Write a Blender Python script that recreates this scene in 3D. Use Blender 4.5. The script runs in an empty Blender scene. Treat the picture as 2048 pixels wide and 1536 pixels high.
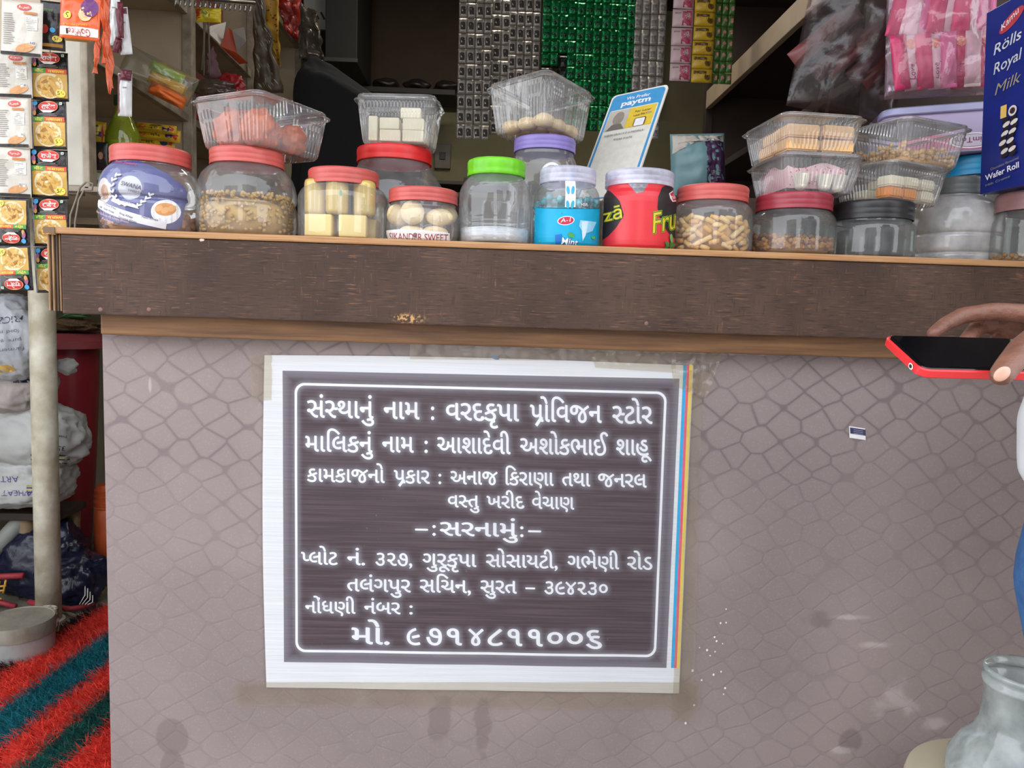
import bpy, bmesh, math, random
import numpy as np
from mathutils import Vector, Matrix, Euler, noise
from mathutils.geometry import tessellate_polygon
random.seed(7)
SC = bpy.context.scene
COL = SC.collection
PI = math.pi
R_ = math.radians

# ------------------------------------------------------------------ camera
CZ = 1.03
FPX = 1480.0
yaw, pitch, roll = R_(2.08), R_(-5.41), R_(1.82)
FW = Vector((math.sin(yaw)*math.cos(pitch), math.cos(yaw)*math.cos(pitch), math.sin(pitch)))
r0 = Vector((math.cos(yaw), -math.sin(yaw), 0)); u0 = r0.cross(FW)
RT = r0*math.cos(roll)+u0*math.sin(roll)
UP = -r0*math.sin(roll)+u0*math.cos(roll)
CAM = Vector((0, 0, CZ))
cd = bpy.data.cameras.new('camera'); cam = bpy.data.objects.new('camera', cd); COL.objects.link(cam)
cd.sensor_width = 36; cd.lens = 36*FPX/2048; cd.clip_start = .02
mw = Matrix((( RT.x, UP.x, -FW.x, 0), (RT.y, UP.y, -FW.y, 0), (RT.z, UP.z, -FW.z, CZ), (0, 0, 0, 1)))
cam.matrix_world = mw
SC.camera = cam
def ray(px, py): return FW + RT*((px-1024)/FPX) - UP*((py-768)/FPX)
def P(px, py, Y): d = ray(px, py); return CAM + d*(Y/d.y)
def Pz(px, py, Z): d = ray(px, py); return CAM + d*((Z-CZ)/d.z)
def Px(px, py, X): d = ray(px, py); return CAM + d*(X/d.x)
def S(px, py, Y): return (P(px+1, py, Y)-P(px, py, Y)).length   # metres per pixel there

# ------------------------------------------------------------------ world and light
w = bpy.data.worlds.new('World'); SC.world = w; w.use_nodes = True
nt = w.node_tree; nt.nodes.clear()
wo = nt.nodes.new('ShaderNodeOutputWorld'); bg = nt.nodes.new('ShaderNodeBackground')
tc = nt.nodes.new('ShaderNodeTexCoord'); sx = nt.nodes.new('ShaderNodeSeparateXYZ')
rp = nt.nodes.new('ShaderNodeValToRGB')
rp.color_ramp.elements[0].position = 0.0; rp.color_ramp.elements[0].color = (.97, .97, 1, 1)
rp.color_ramp.elements[1].position = 1.0; rp.color_ramp.elements[1].color = (.82, .89, 1, 1)
nt.links.new(tc.outputs['Generated'], sx.inputs[0]); nt.links.new(sx.outputs['Z'], rp.inputs[0])
nt.links.new(rp.outputs[0], bg.inputs[0]); bg.inputs[1].default_value = 3.6
nt.links.new(bg.outputs[0], wo.inputs[0])
SC.view_settings.view_transform = 'Standard'; SC.view_settings.look = 'None'
SC.view_settings.gamma = 1; SC.view_settings.use_curve_mapping = False
SC.view_settings.exposure = 0.0
SC.cycles.max_bounces = 8; SC.cycles.transparent_max_bounces = 40
SC.cycles.use_denoising = True
SC.cycles.sample_clamp_indirect = 6
def area(name, loc, rot, sx_, sy_, power, col=(1, 1, 1)):
    l = bpy.data.lights.new(name, 'AREA'); l.shape = 'RECTANGLE'; l.size = sx_; l.size_y = sy_; l.energy = power; l.color = col
    o = bpy.data.objects.new(name, l); COL.objects.link(o); o.location = loc; o.rotation_euler = rot; return o
# added fill lamp under the ceiling, no known fixture; brightens the interior
area('interior_fill', (0.1, 3.2, 2.86), (0, 0, 0), 1.2, .08, 13, (1, .93, .8))

# ------------------------------------------------------------------ colour and materials
def lin(c):
    return tuple(((v/255)/12.92 if v/255 <= .04045 else ((v/255+.055)/1.055)**2.4) for v in c)+(1,)
MATS = {}
def mat(name, c, rough=.5, metal=0, c2=None, ns=12, bump=0, bs=40, spec=.5, trans=0, coat=0, stretch=None, contrast=.25):
    """principled material, base colour broken up by procedural noise"""
    if name in MATS: return MATS[name]
    m = bpy.data.materials.new(name); m.use_nodes = True; MATS[name] = m
    t = m.node_tree; b = t.nodes['Principled BSDF']
    c = lin(c); c2 = lin(c2) if c2 else tuple(v*.82 for v in c[:3])+(1,)
    tcn = t.nodes.new('ShaderNodeTexCoord'); n = t.nodes.new('ShaderNodeTexNoise'); n.inputs['Scale'].default_value = ns; n.inputs['Detail'].default_value = 4
    src = tcn.outputs['Object']
    if stretch:
        mp = t.nodes.new('ShaderNodeMapping'); mp.inputs['Scale'].default_value = stretch
        t.links.new(src, mp.inputs[0]); src = mp.outputs[0]
    t.links.new(src, n.inputs['Vector'])
    rr = t.nodes.new('ShaderNodeValToRGB'); rr.color_ramp.elements[0].position = .5-contrast; rr.color_ramp.elements[1].position = .5+contrast
    rr.color_ramp.elements[0].color = c2; rr.color_ramp.elements[1].color = c
    t.links.new(n.outputs['Fac'], rr.inputs[0]); t.links.new(rr.outputs[0], b.inputs['Base Color'])
    b.inputs['Roughness'].default_value = rough; b.inputs['Metallic'].default_value = metal
    b.inputs['Specular IOR Level'].default_value = spec; b.inputs['Coat Weight'].default_value = coat
    b.inputs['Transmission Weight'].default_value = trans
    if bump:
        n2 = t.nodes.new('ShaderNodeTexNoise'); n2.inputs['Scale'].default_value = bs; n2.inputs['Detail'].default_value = 5
        t.links.new(src, n2.inputs['Vector'])
        bp = t.nodes.new('ShaderNodeBump'); bp.inputs['Strength'].default_value = bump; bp.inputs['Distance'].default_value = .01
        t.links.new(n2.outputs['Fac'], bp.inputs['Height']); t.links.new(bp.outputs[0], b.inputs['Normal'])
    return m
def clear(name, tint=(240, 244, 246), milk=.06, milkc=(225, 228, 230), rough=.04, edge=.55, bmp=.12):
    """thin clear plastic: see-through, glossy, a little dusty"""
    if name in MATS: return MATS[name]
    m = bpy.data.materials.new(name); m.use_nodes = True; MATS[name] = m; t = m.node_tree; t.nodes.clear()
    out = t.nodes.new('ShaderNodeOutputMaterial'); tr = t.nodes.new('ShaderNodeBsdfTransparent'); gl = t.nodes.new('ShaderNodeBsdfGlossy')
    df = t.nodes.new('ShaderNodeBsdfDiffuse'); lw = t.nodes.new('ShaderNodeLayerWeight'); lw.inputs[0].default_value = .25
    tr.inputs[0].default_value = lin(tint); df.inputs[0].default_value = lin(milkc); gl.inputs['Roughness'].default_value = rough
    mr = t.nodes.new('ShaderNodeMapRange'); mr.inputs['From Min'].default_value = 0; mr.inputs['From Max'].default_value = 1
    mr.inputs['To Min'].default_value = .05; mr.inputs['To Max'].default_value = edge
    t.links.new(lw.outputs['Fresnel'], mr.inputs[0])
    tcn = t.nodes.new('ShaderNodeTexCoord'); n = t.nodes.new('ShaderNodeTexNoise'); n.inputs['Scale'].default_value = 18; n.inputs['Detail'].default_value = 6
    t.links.new(tcn.outputs['Object'], n.inputs['Vector'])
    m2 = t.nodes.new('ShaderNodeMapRange'); m2.inputs['From Min'].default_value = .3; m2.inputs['From Max'].default_value = .75
    m2.inputs['To Min'].default_value = milk*.5; m2.inputs['To Max'].default_value = milk*1.7
    t.links.new(n.outputs['Fac'], m2.inputs[0])
    bp = t.nodes.new('ShaderNodeBump'); bp.inputs['Strength'].default_value = bmp; bp.inputs['Distance'].default_value = .01
    t.links.new(n.outputs['Fac'], bp.inputs['Height']); t.links.new(bp.outputs[0], gl.inputs['Normal'])
    x1 = t.nodes.new('ShaderNodeMixShader'); x2 = t.nodes.new('ShaderNodeMixShader')
    t.links.new(m2.outputs[0], x1.inputs[0]); t.links.new(tr.outputs[0], x1.inputs[1]); t.links.new(df.outputs[0], x1.inputs[2])
    t.links.new(mr.outputs[0], x2.inputs[0]); t.links.new(x1.outputs[0], x2.inputs[1]); t.links.new(gl.outputs[0], x2.inputs[2])
    t.links.new(x2.outputs[0], out.inputs[0]); return m
def nd(t, typ, **kw):
    n = t.nodes.new(typ)
    for k, v in kw.items(): setattr(n, k, v)
    return n
def mathn(t, op, a, b=None, c=None, clamp=False):
    n = t.nodes.new('ShaderNodeMath'); n.operation = op; n.use_clamp = clamp
    for i, v in enumerate((a, b, c)):
        if v is None: continue
        if hasattr(v, 'links'): t.links.new(v, n.inputs[i])
        else: n.inputs[i].default_value = v
    return n.outputs[0]
def mixc(t, f, a, b):
    n = t.nodes.new('ShaderNodeMix'); n.data_type = 'RGBA'
    for i, v in ((0, f), (6, a), (7, b)):
        if hasattr(v, 'links'): t.links.new(v, n.inputs[i])
        else: n.inputs[i].default_value = v
    return n.outputs[2]
def noisen(t, vec, scale, detail=4, stretch=None):
    if stretch:
        mp = t.nodes.new('ShaderNodeMapping'); mp.inputs['Scale'].default_value = stretch; t.links.new(vec, mp.inputs[0]); vec = mp.outputs[0]
    n = t.nodes.new('ShaderNodeTexNoise'); n.inputs['Scale'].default_value = scale; n.inputs['Detail'].default_value = detail
    t.links.new(vec, n.inputs['Vector']); return n.outputs['Fac']
def step(t, v, a, b):
    n = t.nodes.new('ShaderNodeMapRange'); n.interpolation_type = 'SMOOTHSTEP'
    n.inputs['From Min'].default_value = a; n.inputs['From Max'].default_value = b; t.links.new(v, n.inputs[0]); return n.outputs[0]

# ------------------------------------------------------------------ mesh building
class G:
    def __init__(s): s.v = []; s.f = []; s.m = []; s.mi = 0
    def add(s, v, f, mi=None):
        o = len(s.v); s.v += [tuple(p) for p in v]; s.f += [tuple(i+o for i in q) for q in f]; s.m += [s.mi if mi is None else mi]*len(f); return s
    def box(s, x0, x1, y0, y1, z0, z1, mi=None, b=0, rot=None):
        bm = bmesh.new(); bmesh.ops.create_cube(bm, size=1)
        bmesh.ops.scale(bm, vec=(abs(x1-x0), abs(y1-y0), abs(z1-z0)), verts=bm.verts)
        if b: bmesh.ops.bevel(bm, geom=bm.edges[:], offset=b, segments=2, affect='EDGES', profile=.6)
        M = Matrix.Translation(((x0+x1)/2, (y0+y1)/2, (z0+z1)/2))
        if rot: M = M @ Euler(rot).to_matrix().to_4x4()
        bmesh.ops.transform(bm, matrix=M, verts=bm.verts); s.bm(bm, mi); return s
    def bm(s, bm, mi=None):
        bm.verts.index_update(); s.add([v.co[:] for v in bm.verts], [[v.index for v in f.verts] for f in bm.faces], mi); bm.free(); return s
    def lathe(s, prof, seg=40, c=(0, 0, 0), fn=None, mi=None, close_bot=True, close_top=True):
        v = []; f = []
        for (r, z) in prof:
            for k in range(seg):
                a = 2*PI*k/seg; rr = fn(r, z, a) if fn else r
                v.append((c[0]+rr*math.cos(a), c[1]+rr*math.sin(a), c[2]+z))
        n = len(prof)
        for i in range(n-1):
            for k in range(seg):
                k2 = (k+1) % seg; f.append((i*seg+k, i*seg+k2, (i+1)*seg+k2, (i+1)*seg+k))
        if close_bot: f.append(tuple(range(seg))[::-1])
        if close_top: f.append(tuple(range((n-1)*seg, n*seg)))
        return s.add(v, f, mi)
    def tube(s, pts, r, seg=10, mi=None, cap=True):
        pts = [Vector(p) for p in pts]; n = len(pts); rs = r if isinstance(r, (list, tuple)) else [r]*n
        v = []; f = []; prev = None
        for i, p in enumerate(pts):
            d = (pts[min(i+1, n-1)]-pts[max(i-1, 0)]).normalized()
            if prev is None:
                a = Vector((0, 0, 1)) if abs(d.z) < .9 else Vector((1, 0, 0)); x = d.cross(a).normalized()
            else: x = (prev-d*prev.dot(d)).normalized()
            prev = x; y = d.cross(x)
            for k in range(seg):
                t = 2*PI*k/seg; v.append(p+x*(rs[i]*math.cos(t))+y*(rs[i]*math.sin(t)))
        for i in range(n-1):
            for k in range(seg):
                k2 = (k+1) % seg; f.append((i*seg+k, i*seg+k2, (i+1)*seg+k2, (i+1)*seg+k))
        if cap: f.append(tuple(range(seg))[::-1]); f.append(tuple(range((n-1)*seg, n*seg)))
        return s.add(v, f, mi)
    def obj(s, name, mats, parent=None, smooth=False, loc=None, rot=None, fix=True):
        me = bpy.data.meshes.new(name); me.from_pydata([tuple(p) for p in s.v], [], s.f)
        for m in (mats if isinstance(mats, (list, tuple)) else [mats]): me.materials.append(m)
        me.polygons.foreach_set('material_index', s.m)
        if smooth: me.polygons.foreach_set('use_smooth', [True]*len(s.f))
        me.update()
        if fix:
            b = bmesh.new(); b.from_mesh(me); bmesh.ops.recalc_face_normals(b, faces=b.faces); b.to_mesh(me); b.free()
        if smooth and smooth != 1:
            try: me.set_sharp_from_angle(angle=R_(smooth))
            except Exception: pass
        o = bpy.data.objects.new(name, me); COL.objects.link(o)
        if parent: o.parent = parent
        if loc is not None: o.location = loc
        if rot is not None: o.rotation_euler = rot
        return o
def thing(name, label, cat, loc=(0, 0, 0), rot=(0, 0, 0), group=None):
    o = bpy.data.objects.new(name, None); COL.objects.link(o); o.empty_display_size = .05
    o.location = loc; o.rotation_euler = rot; return tag(o, label, cat, group)
def tag(o, label, cat, group=None, kind=None):
    o['label'] = label; o['category'] = cat
    if group: o['group'] = group
    if kind: o['kind'] = kind
    return o
def struct(o): o['kind'] = 'structure'; return o
def clone(root, loc=None, rot=None, label=None):
    c = root.copy(); COL.objects.link(c)
    if loc is not None: c.location = loc
    if rot is not None: c.rotation_euler = rot
    if label: c['label'] = label
    for ch in root.children:
        d = clone(ch); d.parent = c
    return c

# ------------------------------------------------------------------ flat print: 2D shapes mapped onto a surface
TXT = {}
def text_raw(s, off=0.0, shear=0.0, res=3):
    k = (s, off, shear, res)
    if k not in TXT:
        c = bpy.data.curves.new('t', 'FONT'); c.body = s; c.size = 1; c.offset = off; c.shear = shear; c.resolution_u = res
        o = bpy.data.objects.new('t', c); COL.objects.link(o)
        dg = bpy.context.evaluated_depsgraph_get(); me = bpy.data.meshes.new_from_object(o.evaluated_get(dg))
        v = np.array([q.co[:2] for q in me.vertices]).reshape(-1, 2); f = [tuple(p.vertices) for p in me.polygons]
        bpy.data.objects.remove(o); bpy.data.curves.remove(c); bpy.data.meshes.remove(me)
        TXT[k] = (v, f)
    return TXT[k]
def adv(s, off=0.0):
    a = text_raw(s+'l', off)[0][:, 0].max(); b = text_raw('l', off)[0][:, 0].max(); return a-b
def rect(x0, y0, x1, y1, nx=1, ny=1):
    v = [(x0+(x1-x0)*i/nx, y0+(y1-y0)*j/ny) for j in range(ny+1) for i in range(nx+1)]
    f = [(j*(nx+1)+i, j*(nx+1)+i+1, (j+1)*(nx+1)+i+1, (j+1)*(nx+1)+i) for j in range(ny) for i in range(nx)]
    return v, f
def ell(cx, cy, rx, ry, n=28, rot=0, rings=1, r0=0.0):
    v = []; f = []
    st = 0
    if r0 == 0: v.append((cx, cy)); rr = [(i+1)/rings for i in range(rings)]
    else: rr = [r0+(1-r0)*i/rings for i in range(rings+1)]
    off = len(v)
    for q in rr:
        for k in range(n):
            a = 2*PI*k/n; x = rx*q*math.cos(a); y = ry*q*math.sin(a)
            v.append((cx+x*math.cos(rot)-y*math.sin(rot), cy+x*math.sin(rot)+y*math.cos(rot)))
    if r0 == 0:
        for k in range(n): f.append((0, off+k, off+(k+1) % n))
    for i in range(len(rr)-1):
        for k in range(n): f.append((off+i*n+k, off+i*n+(k+1) % n, off+(i+1)*n+(k+1) % n, off+(i+1)*n+k))
    return v, f
def poly(pts):
    t = tessellate_polygon([[Vector((p[0], p[1], 0)) for p in pts]]); return list(pts), [tuple(q) for q in t]
def text(s, x0, y0, h, x1=None, off=0.0, shear=0, rot=0, res=3, cx=None):
    """text with cap height h, base line from (x0,y0); stretched to end at x1 if given"""
    v, f = text_raw(s, off, shear, res); cap = text_raw('H', 0)[0][:, 1].max(); k = h/cap
    v = v.copy()*k; mn = v[:, 0].min(); wd = v[:, 0].max()-mn
    v[:, 0] -= mn
    if x1 is not None: v[:, 0] *= (x1-x0)/wd
    if cx is not None: v[:, 0] -= v[:, 0].max()/2; x0 = cx
    c, q = math.cos(rot), math.sin(rot)
    return [(x0+a*c-b*q, y0+a*q+b*c) for a, b in v], f
def turn(sh, cx, cy, a):
    v, f = sh; c, q = math.cos(a), math.sin(a)
    return [(cx+(x-cx)*c-(y-cy)*q, cy+(x-cx)*q+(y-cy)*c) for x, y in v], f
def finer(sh, thr):
    v, f = [tuple(map(float, p)) for p in sh[0]], list(sh[1]); T = []
    for q in f:
        if len(q) == 3: T.append(q)
        else: T += [(q[0], q[i], q[i+1]) for i in range(1, len(q)-1)]
    mid = {}
    def m(a, b):
        k = (min(a, b), max(a, b))
        if k not in mid: mid[k] = len(v); v.append(((v[a][0]+v[b][0])/2, (v[a][1]+v[b][1])/2))
        return mid[k]
    for _ in range(5):
        N = []; ch = False
        for a, b, c in T:
            L = [(math.dist(v[a], v[b]), a, b, c), (math.dist(v[b], v[c]), b, c, a), (math.dist(v[c], v[a]), c, a, b)]
            l, p, q, r = max(L)
            if l > thr: k = m(p, q); N += [(p, k, r), (k, q, r)]; ch = True
            else: N.append((a, b, c))
        T = N
        if not ch: break
    return v, T
class Deco:
    """flat print: shapes in surface coordinates, each a little above the last"""
    def __init__(s, fn, thr=0): s.thr = thr; s.fn = fn; s.g = G(); s.mats = []; s.l = 0.00025
    def put(s, sh, m, up=0.00018):
        s.l += up
        if m not in s.mats: s.mats.append(m)
        v, f = finer(sh, s.thr) if s.thr else sh; s.g.add([s.fn(a, b, s.l) for a, b in v], f, s.mats.index(m)); return s
    def obj(s, name, parent): return s.g.obj(name, s.mats, parent, fix=False)
INK = {}
def ink(c, rough=.45, spec=.4):
    k = (c, rough)
    if k not in INK: INK[k] = mat('ink_%d_%d_%d' % c+('_g' if rough < .3 else ''), c, rough, c2=tuple(int(v*.93) for v in c), spec=spec, ns=60)
    return INK[k]
def resample(sh, n):
    """split every face edge so print bends with a surface"""
    v, f = sh; bm = bmesh.new(); vs = [bm.verts.new((a, b, 0)) for a, b in v]
    for q in f:
        try: bm.faces.new([vs[i] for i in q])
        except ValueError: pass
    for _ in range(n):
        e = [e for e in bm.edges if e.calc_length() > 0.006]
        if not e: break
        bmesh.ops.subdivide_edges(bm, edges=e, cuts=1)
    bmesh.ops.triangulate(bm, faces=bm.faces)
    bm.verts.index_update(); r = ([(x.co.x, x.co.y) for x in bm.verts], [tuple(x.index for x in q.verts) for q in bm.faces]); bm.free(); return r

def pouch(w_, h_, t, nx=14, ny=18, seed=0, wr=.25, crimp=.06):
    """pillow packet in the XZ plane, centre at origin, front towards -Y; returns (G, front map)"""
    def bul(u, v):
        b = (1-abs(u)**3)*(1-min(1, abs(v)/(1-crimp))**4); b = max(0, b)
        nz = noise.noise(Vector((u*2.2+seed*7.3, v*2.6, seed*3.1))) + .5*noise.noise(Vector((u*6+seed, v*6, 5+seed)))
        return t*.5*(b*(1+wr*nz)) + .12*wr*t*nz*min(1, 4*b+.15)
    g = G(); v = []; f = []
    for j in range(ny+1):
        for i in range(nx+1):
            u = 2*i/nx-1; q = 2*j/ny-1; v.append((u*w_/2, -bul(u, q), q*h_/2))
    n = len(v)
    for j in range(ny+1):
        for i in range(nx+1):
            u = 2*i/nx-1; q = 2*j/ny-1; v.append((u*w_/2, .0004+max(0, .9*t*.5*(1-abs(u)**3)*(1-abs(q)**4)), q*h_/2))
    for j in range(ny):
        for i in range(nx):
            a = j*(nx+1)+i; f.append((a, a+1, a+nx+2, a+nx+1)); f.append((n+a, n+a+nx+1, n+a+nx+2, n+a+1))
    for i in range(nx):
        f.append((i, n+i, n+i+1, i+1)); a = ny*(nx+1)+i; f.append((a, a+1, n+a+1, n+a))
    for j in range(ny):
        a = j*(nx+1); f.append((a, a+nx+1, n+a+nx+1, n+a)); a += nx; f.append((a, n+a, n+a+nx+1, a+nx+1))
    g.add(v, f)
    def fn(x, z, l):
        u = max(-1, min(1, 2*x/w_)); q = max(-1, min(1, 2*z/h_)); return (x, -bul(u, q)-l-.0004, z)
    return g, fn
def blob(r, seed=0, amp=.15, sub=2, sc=(1, 1, 1), fq=1.5):
    bm = bmesh.new(); bmesh.ops.create_icosphere(bm, subdivisions=sub, radius=1)
    for v in bm.verts:
        k = 1+amp*noise.noise(v.co*fq+Vector((seed*3.7, seed, 0))); v.co = Vector((v.co.x*r*sc[0]*k, v.co.y*r*sc[1]*k, v.co.z*r*sc[2]*k))
    return bm
# ------------------------------------------------------------------ the setting
cream = mat('cream_wall', (178, 168, 148), .8, c2=(150, 140, 120), ns=5, bump=.15, bs=30)
backm = mat('back_wall_paint', (152, 144, 112), .85, c2=(128, 120, 92), ns=4, bump=.1)
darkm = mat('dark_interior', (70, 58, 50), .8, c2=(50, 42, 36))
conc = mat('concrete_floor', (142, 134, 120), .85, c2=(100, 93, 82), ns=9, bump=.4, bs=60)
street = mat('street_dust', (168, 160, 150), .9, c2=(140, 132, 122), ns=3, bump=.3)
g = G(); g.box(-2.2, 2.0, 1.485, 4.8, -.12, 0); struct(g.obj('floor', conc))
g = G(); g.box(-6, 6, -9, 1.484, -.22, -.12); o = struct(g.obj('street_ground', street))
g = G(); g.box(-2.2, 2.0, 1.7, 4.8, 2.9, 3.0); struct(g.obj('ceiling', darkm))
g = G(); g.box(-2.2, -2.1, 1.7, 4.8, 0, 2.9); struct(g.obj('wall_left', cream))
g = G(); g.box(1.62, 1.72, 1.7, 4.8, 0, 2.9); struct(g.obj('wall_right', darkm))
g = G(); g.box(1.40, 1.62, .8, 1.46, -.12, 2.95); struct(g.obj('shade_wall', cream))  # added unseen wall, shades the right end of the counter
g = G(); g.box(-2.1, 1.62, 4.68, 4.8, 0, 2.9); struct(g.obj('wall_back', backm))
g = G(); g.box(-1.05, .98, 4.55, 4.68, 2.30, 2.9); struct(g.obj('trim_1', mat('brown_loft', (72, 56, 42), .8)))
# street side opposite, behind the camera, only mirrored in the jars
fac = G(); fac.box(-5.9, -1.0, -7, -6.6, -.12, 4.0); fac.box(.6, 5.9, -7, -6.6, -.12, 5.2)
for x in (-4.8, -3.0, 1.5, 3.6): fac.box(x, x+.9, -6.62, -6.55, .9, 2.1, 1)
g = G(); g.box(-2.4, 2.4, .35, 1.7, 2.95, 3.0); struct(g.obj('sky_blocker', mat('sky_blocker_grey', (120, 118, 112), .7)))  # added unseen roof, blocks part of the sky to shape jar reflections
struct(fac.obj('house_front_wall', [mat('opposite_plaster', (150, 145, 138), .9), mat('opposite_shutter', (70, 80, 90), .6)]))

# ------------------------------------------------------------------ counter
YF = 1.40
ZL0, ZL1 = P(1050, 500, YF).z, P(1050, 487, YF).z       # lip of the worktop
ZC = ZL1
ZB = P(700, 645, YF).z                                  # lower edge of fascia
XL = P(123, 550, YF).x
def plank_mat():
    m = bpy.data.materials.new('brown_woven_laminate'); m.use_nodes = True; t = m.node_tree; b = t.nodes['Principled BSDF']
    c = nd(t, 'ShaderNodeTexCoord').outputs['Object']
    h1 = noisen(t, c, 1, 6, (30, 1, 380)); h2 = noisen(t, c, 1, 6, (260, 1, 26))
    sep = nd(t, 'ShaderNodeSeparateXYZ'); t.links.new(c, sep.inputs[0])
    vo = nd(t, 'ShaderNodeTexVoronoi'); vo.distance = 'CHEBYCHEV'; vo.inputs['Scale'].default_value = 1; vo.inputs['Randomness'].default_value = 1
    mp = nd(t, 'ShaderNodeMapping'); mp.inputs['Scale'].default_value = (52, 0, 44); t.links.new(c, mp.inputs[0]); t.links.new(mp.outputs[0], vo.inputs['Vector'])
    cs = nd(t, 'ShaderNodeSeparateColor'); t.links.new(vo.outputs['Color'], cs.inputs[0])
    vert = mathn(t, 'MULTIPLY', step(t, cs.outputs[0], .70, .84), .75)
    st = mathn(t, 'ADD', mathn(t, 'MULTIPLY', h2, vert), mathn(t, 'MULTIPLY', h1, mathn(t, 'SUBTRACT', 1, vert)))
    edge = step(t, vo.outputs['Distance'], .30, .55)
    big = noisen(t, c, 9, 3)
    light = mathn(t, 'MULTIPLY', step(t, st, .55, .72), mathn(t, 'ADD', .25, mathn(t, 'MULTIPLY', step(t, big, .38, .66), .65)))
    base = mixc(t, step(t, noisen(t, c, 5, 3), .3, .7), lin((62, 44, 36)), lin((84, 64, 53)))
    base = mixc(t, mathn(t, 'MULTIPLY', edge, .2), base, lin((58, 44, 40)))
    col = mixc(t, light, base, lin((138, 96, 70)))
    col = mixc(t, mathn(t, 'MULTIPLY', step(t, st, .46, .33), .7), col, lin((40, 30, 28)))
    # worn spot at the lower edge
    sp = nd(t, 'ShaderNodeVectorMath'); sp.operation = 'SUBTRACT'; t.links.new(c, sp.inputs[0])
    q = P(818, 637, YF); sp.inputs[1].default_value = (q.x, 0, q.z)
    sc_ = nd(t, 'ShaderNodeVectorMath'); sc_.operation = 'MULTIPLY'; sc_.inputs[1].default_value = (24, 0, 80); t.links.new(sp.outputs[0], sc_.inputs[0])
    ln = nd(t, 'ShaderNodeVectorMath'); ln.operation = 'LENGTH'; t.links.new(sc_.outputs[0], ln.inputs[0])
    wear = mathn(t, 'MULTIPLY', step(t, ln.outputs['Value'], 1.0, .2), step(t, noisen(t, c, 160), .48, .56))
    col = mixc(t, wear, col, lin((190, 150, 95)))
    t.links.new(col, b.inputs['Base Color'])
    t.links.new(mathn(t, 'ADD', .42, mathn(t, 'MULTIPLY', st, .25)), b.inputs['Roughness']); b.inputs['Specular IOR Level'].default_value = .3
    bp = nd(t, 'ShaderNodeBump'); bp.inputs['Strength'].default_value = .25; bp.inputs['Distance'].default_value = .002
    t.links.new(st, bp.inputs['Height']); t.links.new(bp.outputs[0], b.inputs['Normal']); return m
def stain(t, c, px, py, wx, wz, hard=(1.0, .75), ns=20, na=.8, Y=1.456):
    """mask of one stain with a ragged outline at a spot on the panel"""
    q = P(px, py, Y); s1 = nd(t, 'ShaderNodeVectorMath'); s1.operation = 'SUBTRACT'; s1.inputs[1].default_value = (q.x, 0, q.z); t.links.new(c, s1.inputs[0])
    s2 = nd(t, 'ShaderNodeVectorMath'); s2.operation = 'MULTIPLY'; s2.inputs[1].default_value = (1/wx, 0, 1/wz); t.links.new(s1.outputs[0], s2.inputs[0])
    l = nd(t, 'ShaderNodeVectorMath'); l.operation = 'LENGTH'; t.links.new(s2.outputs[0], l.inputs[0])
    v = mathn(t, 'ADD', l.outputs['Value'], mathn(t, 'MULTIPLY', mathn(t, 'SUBTRACT', noisen(t, c, ns, 4), .5), na))
    return step(t, v, hard[0], hard[1])
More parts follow.
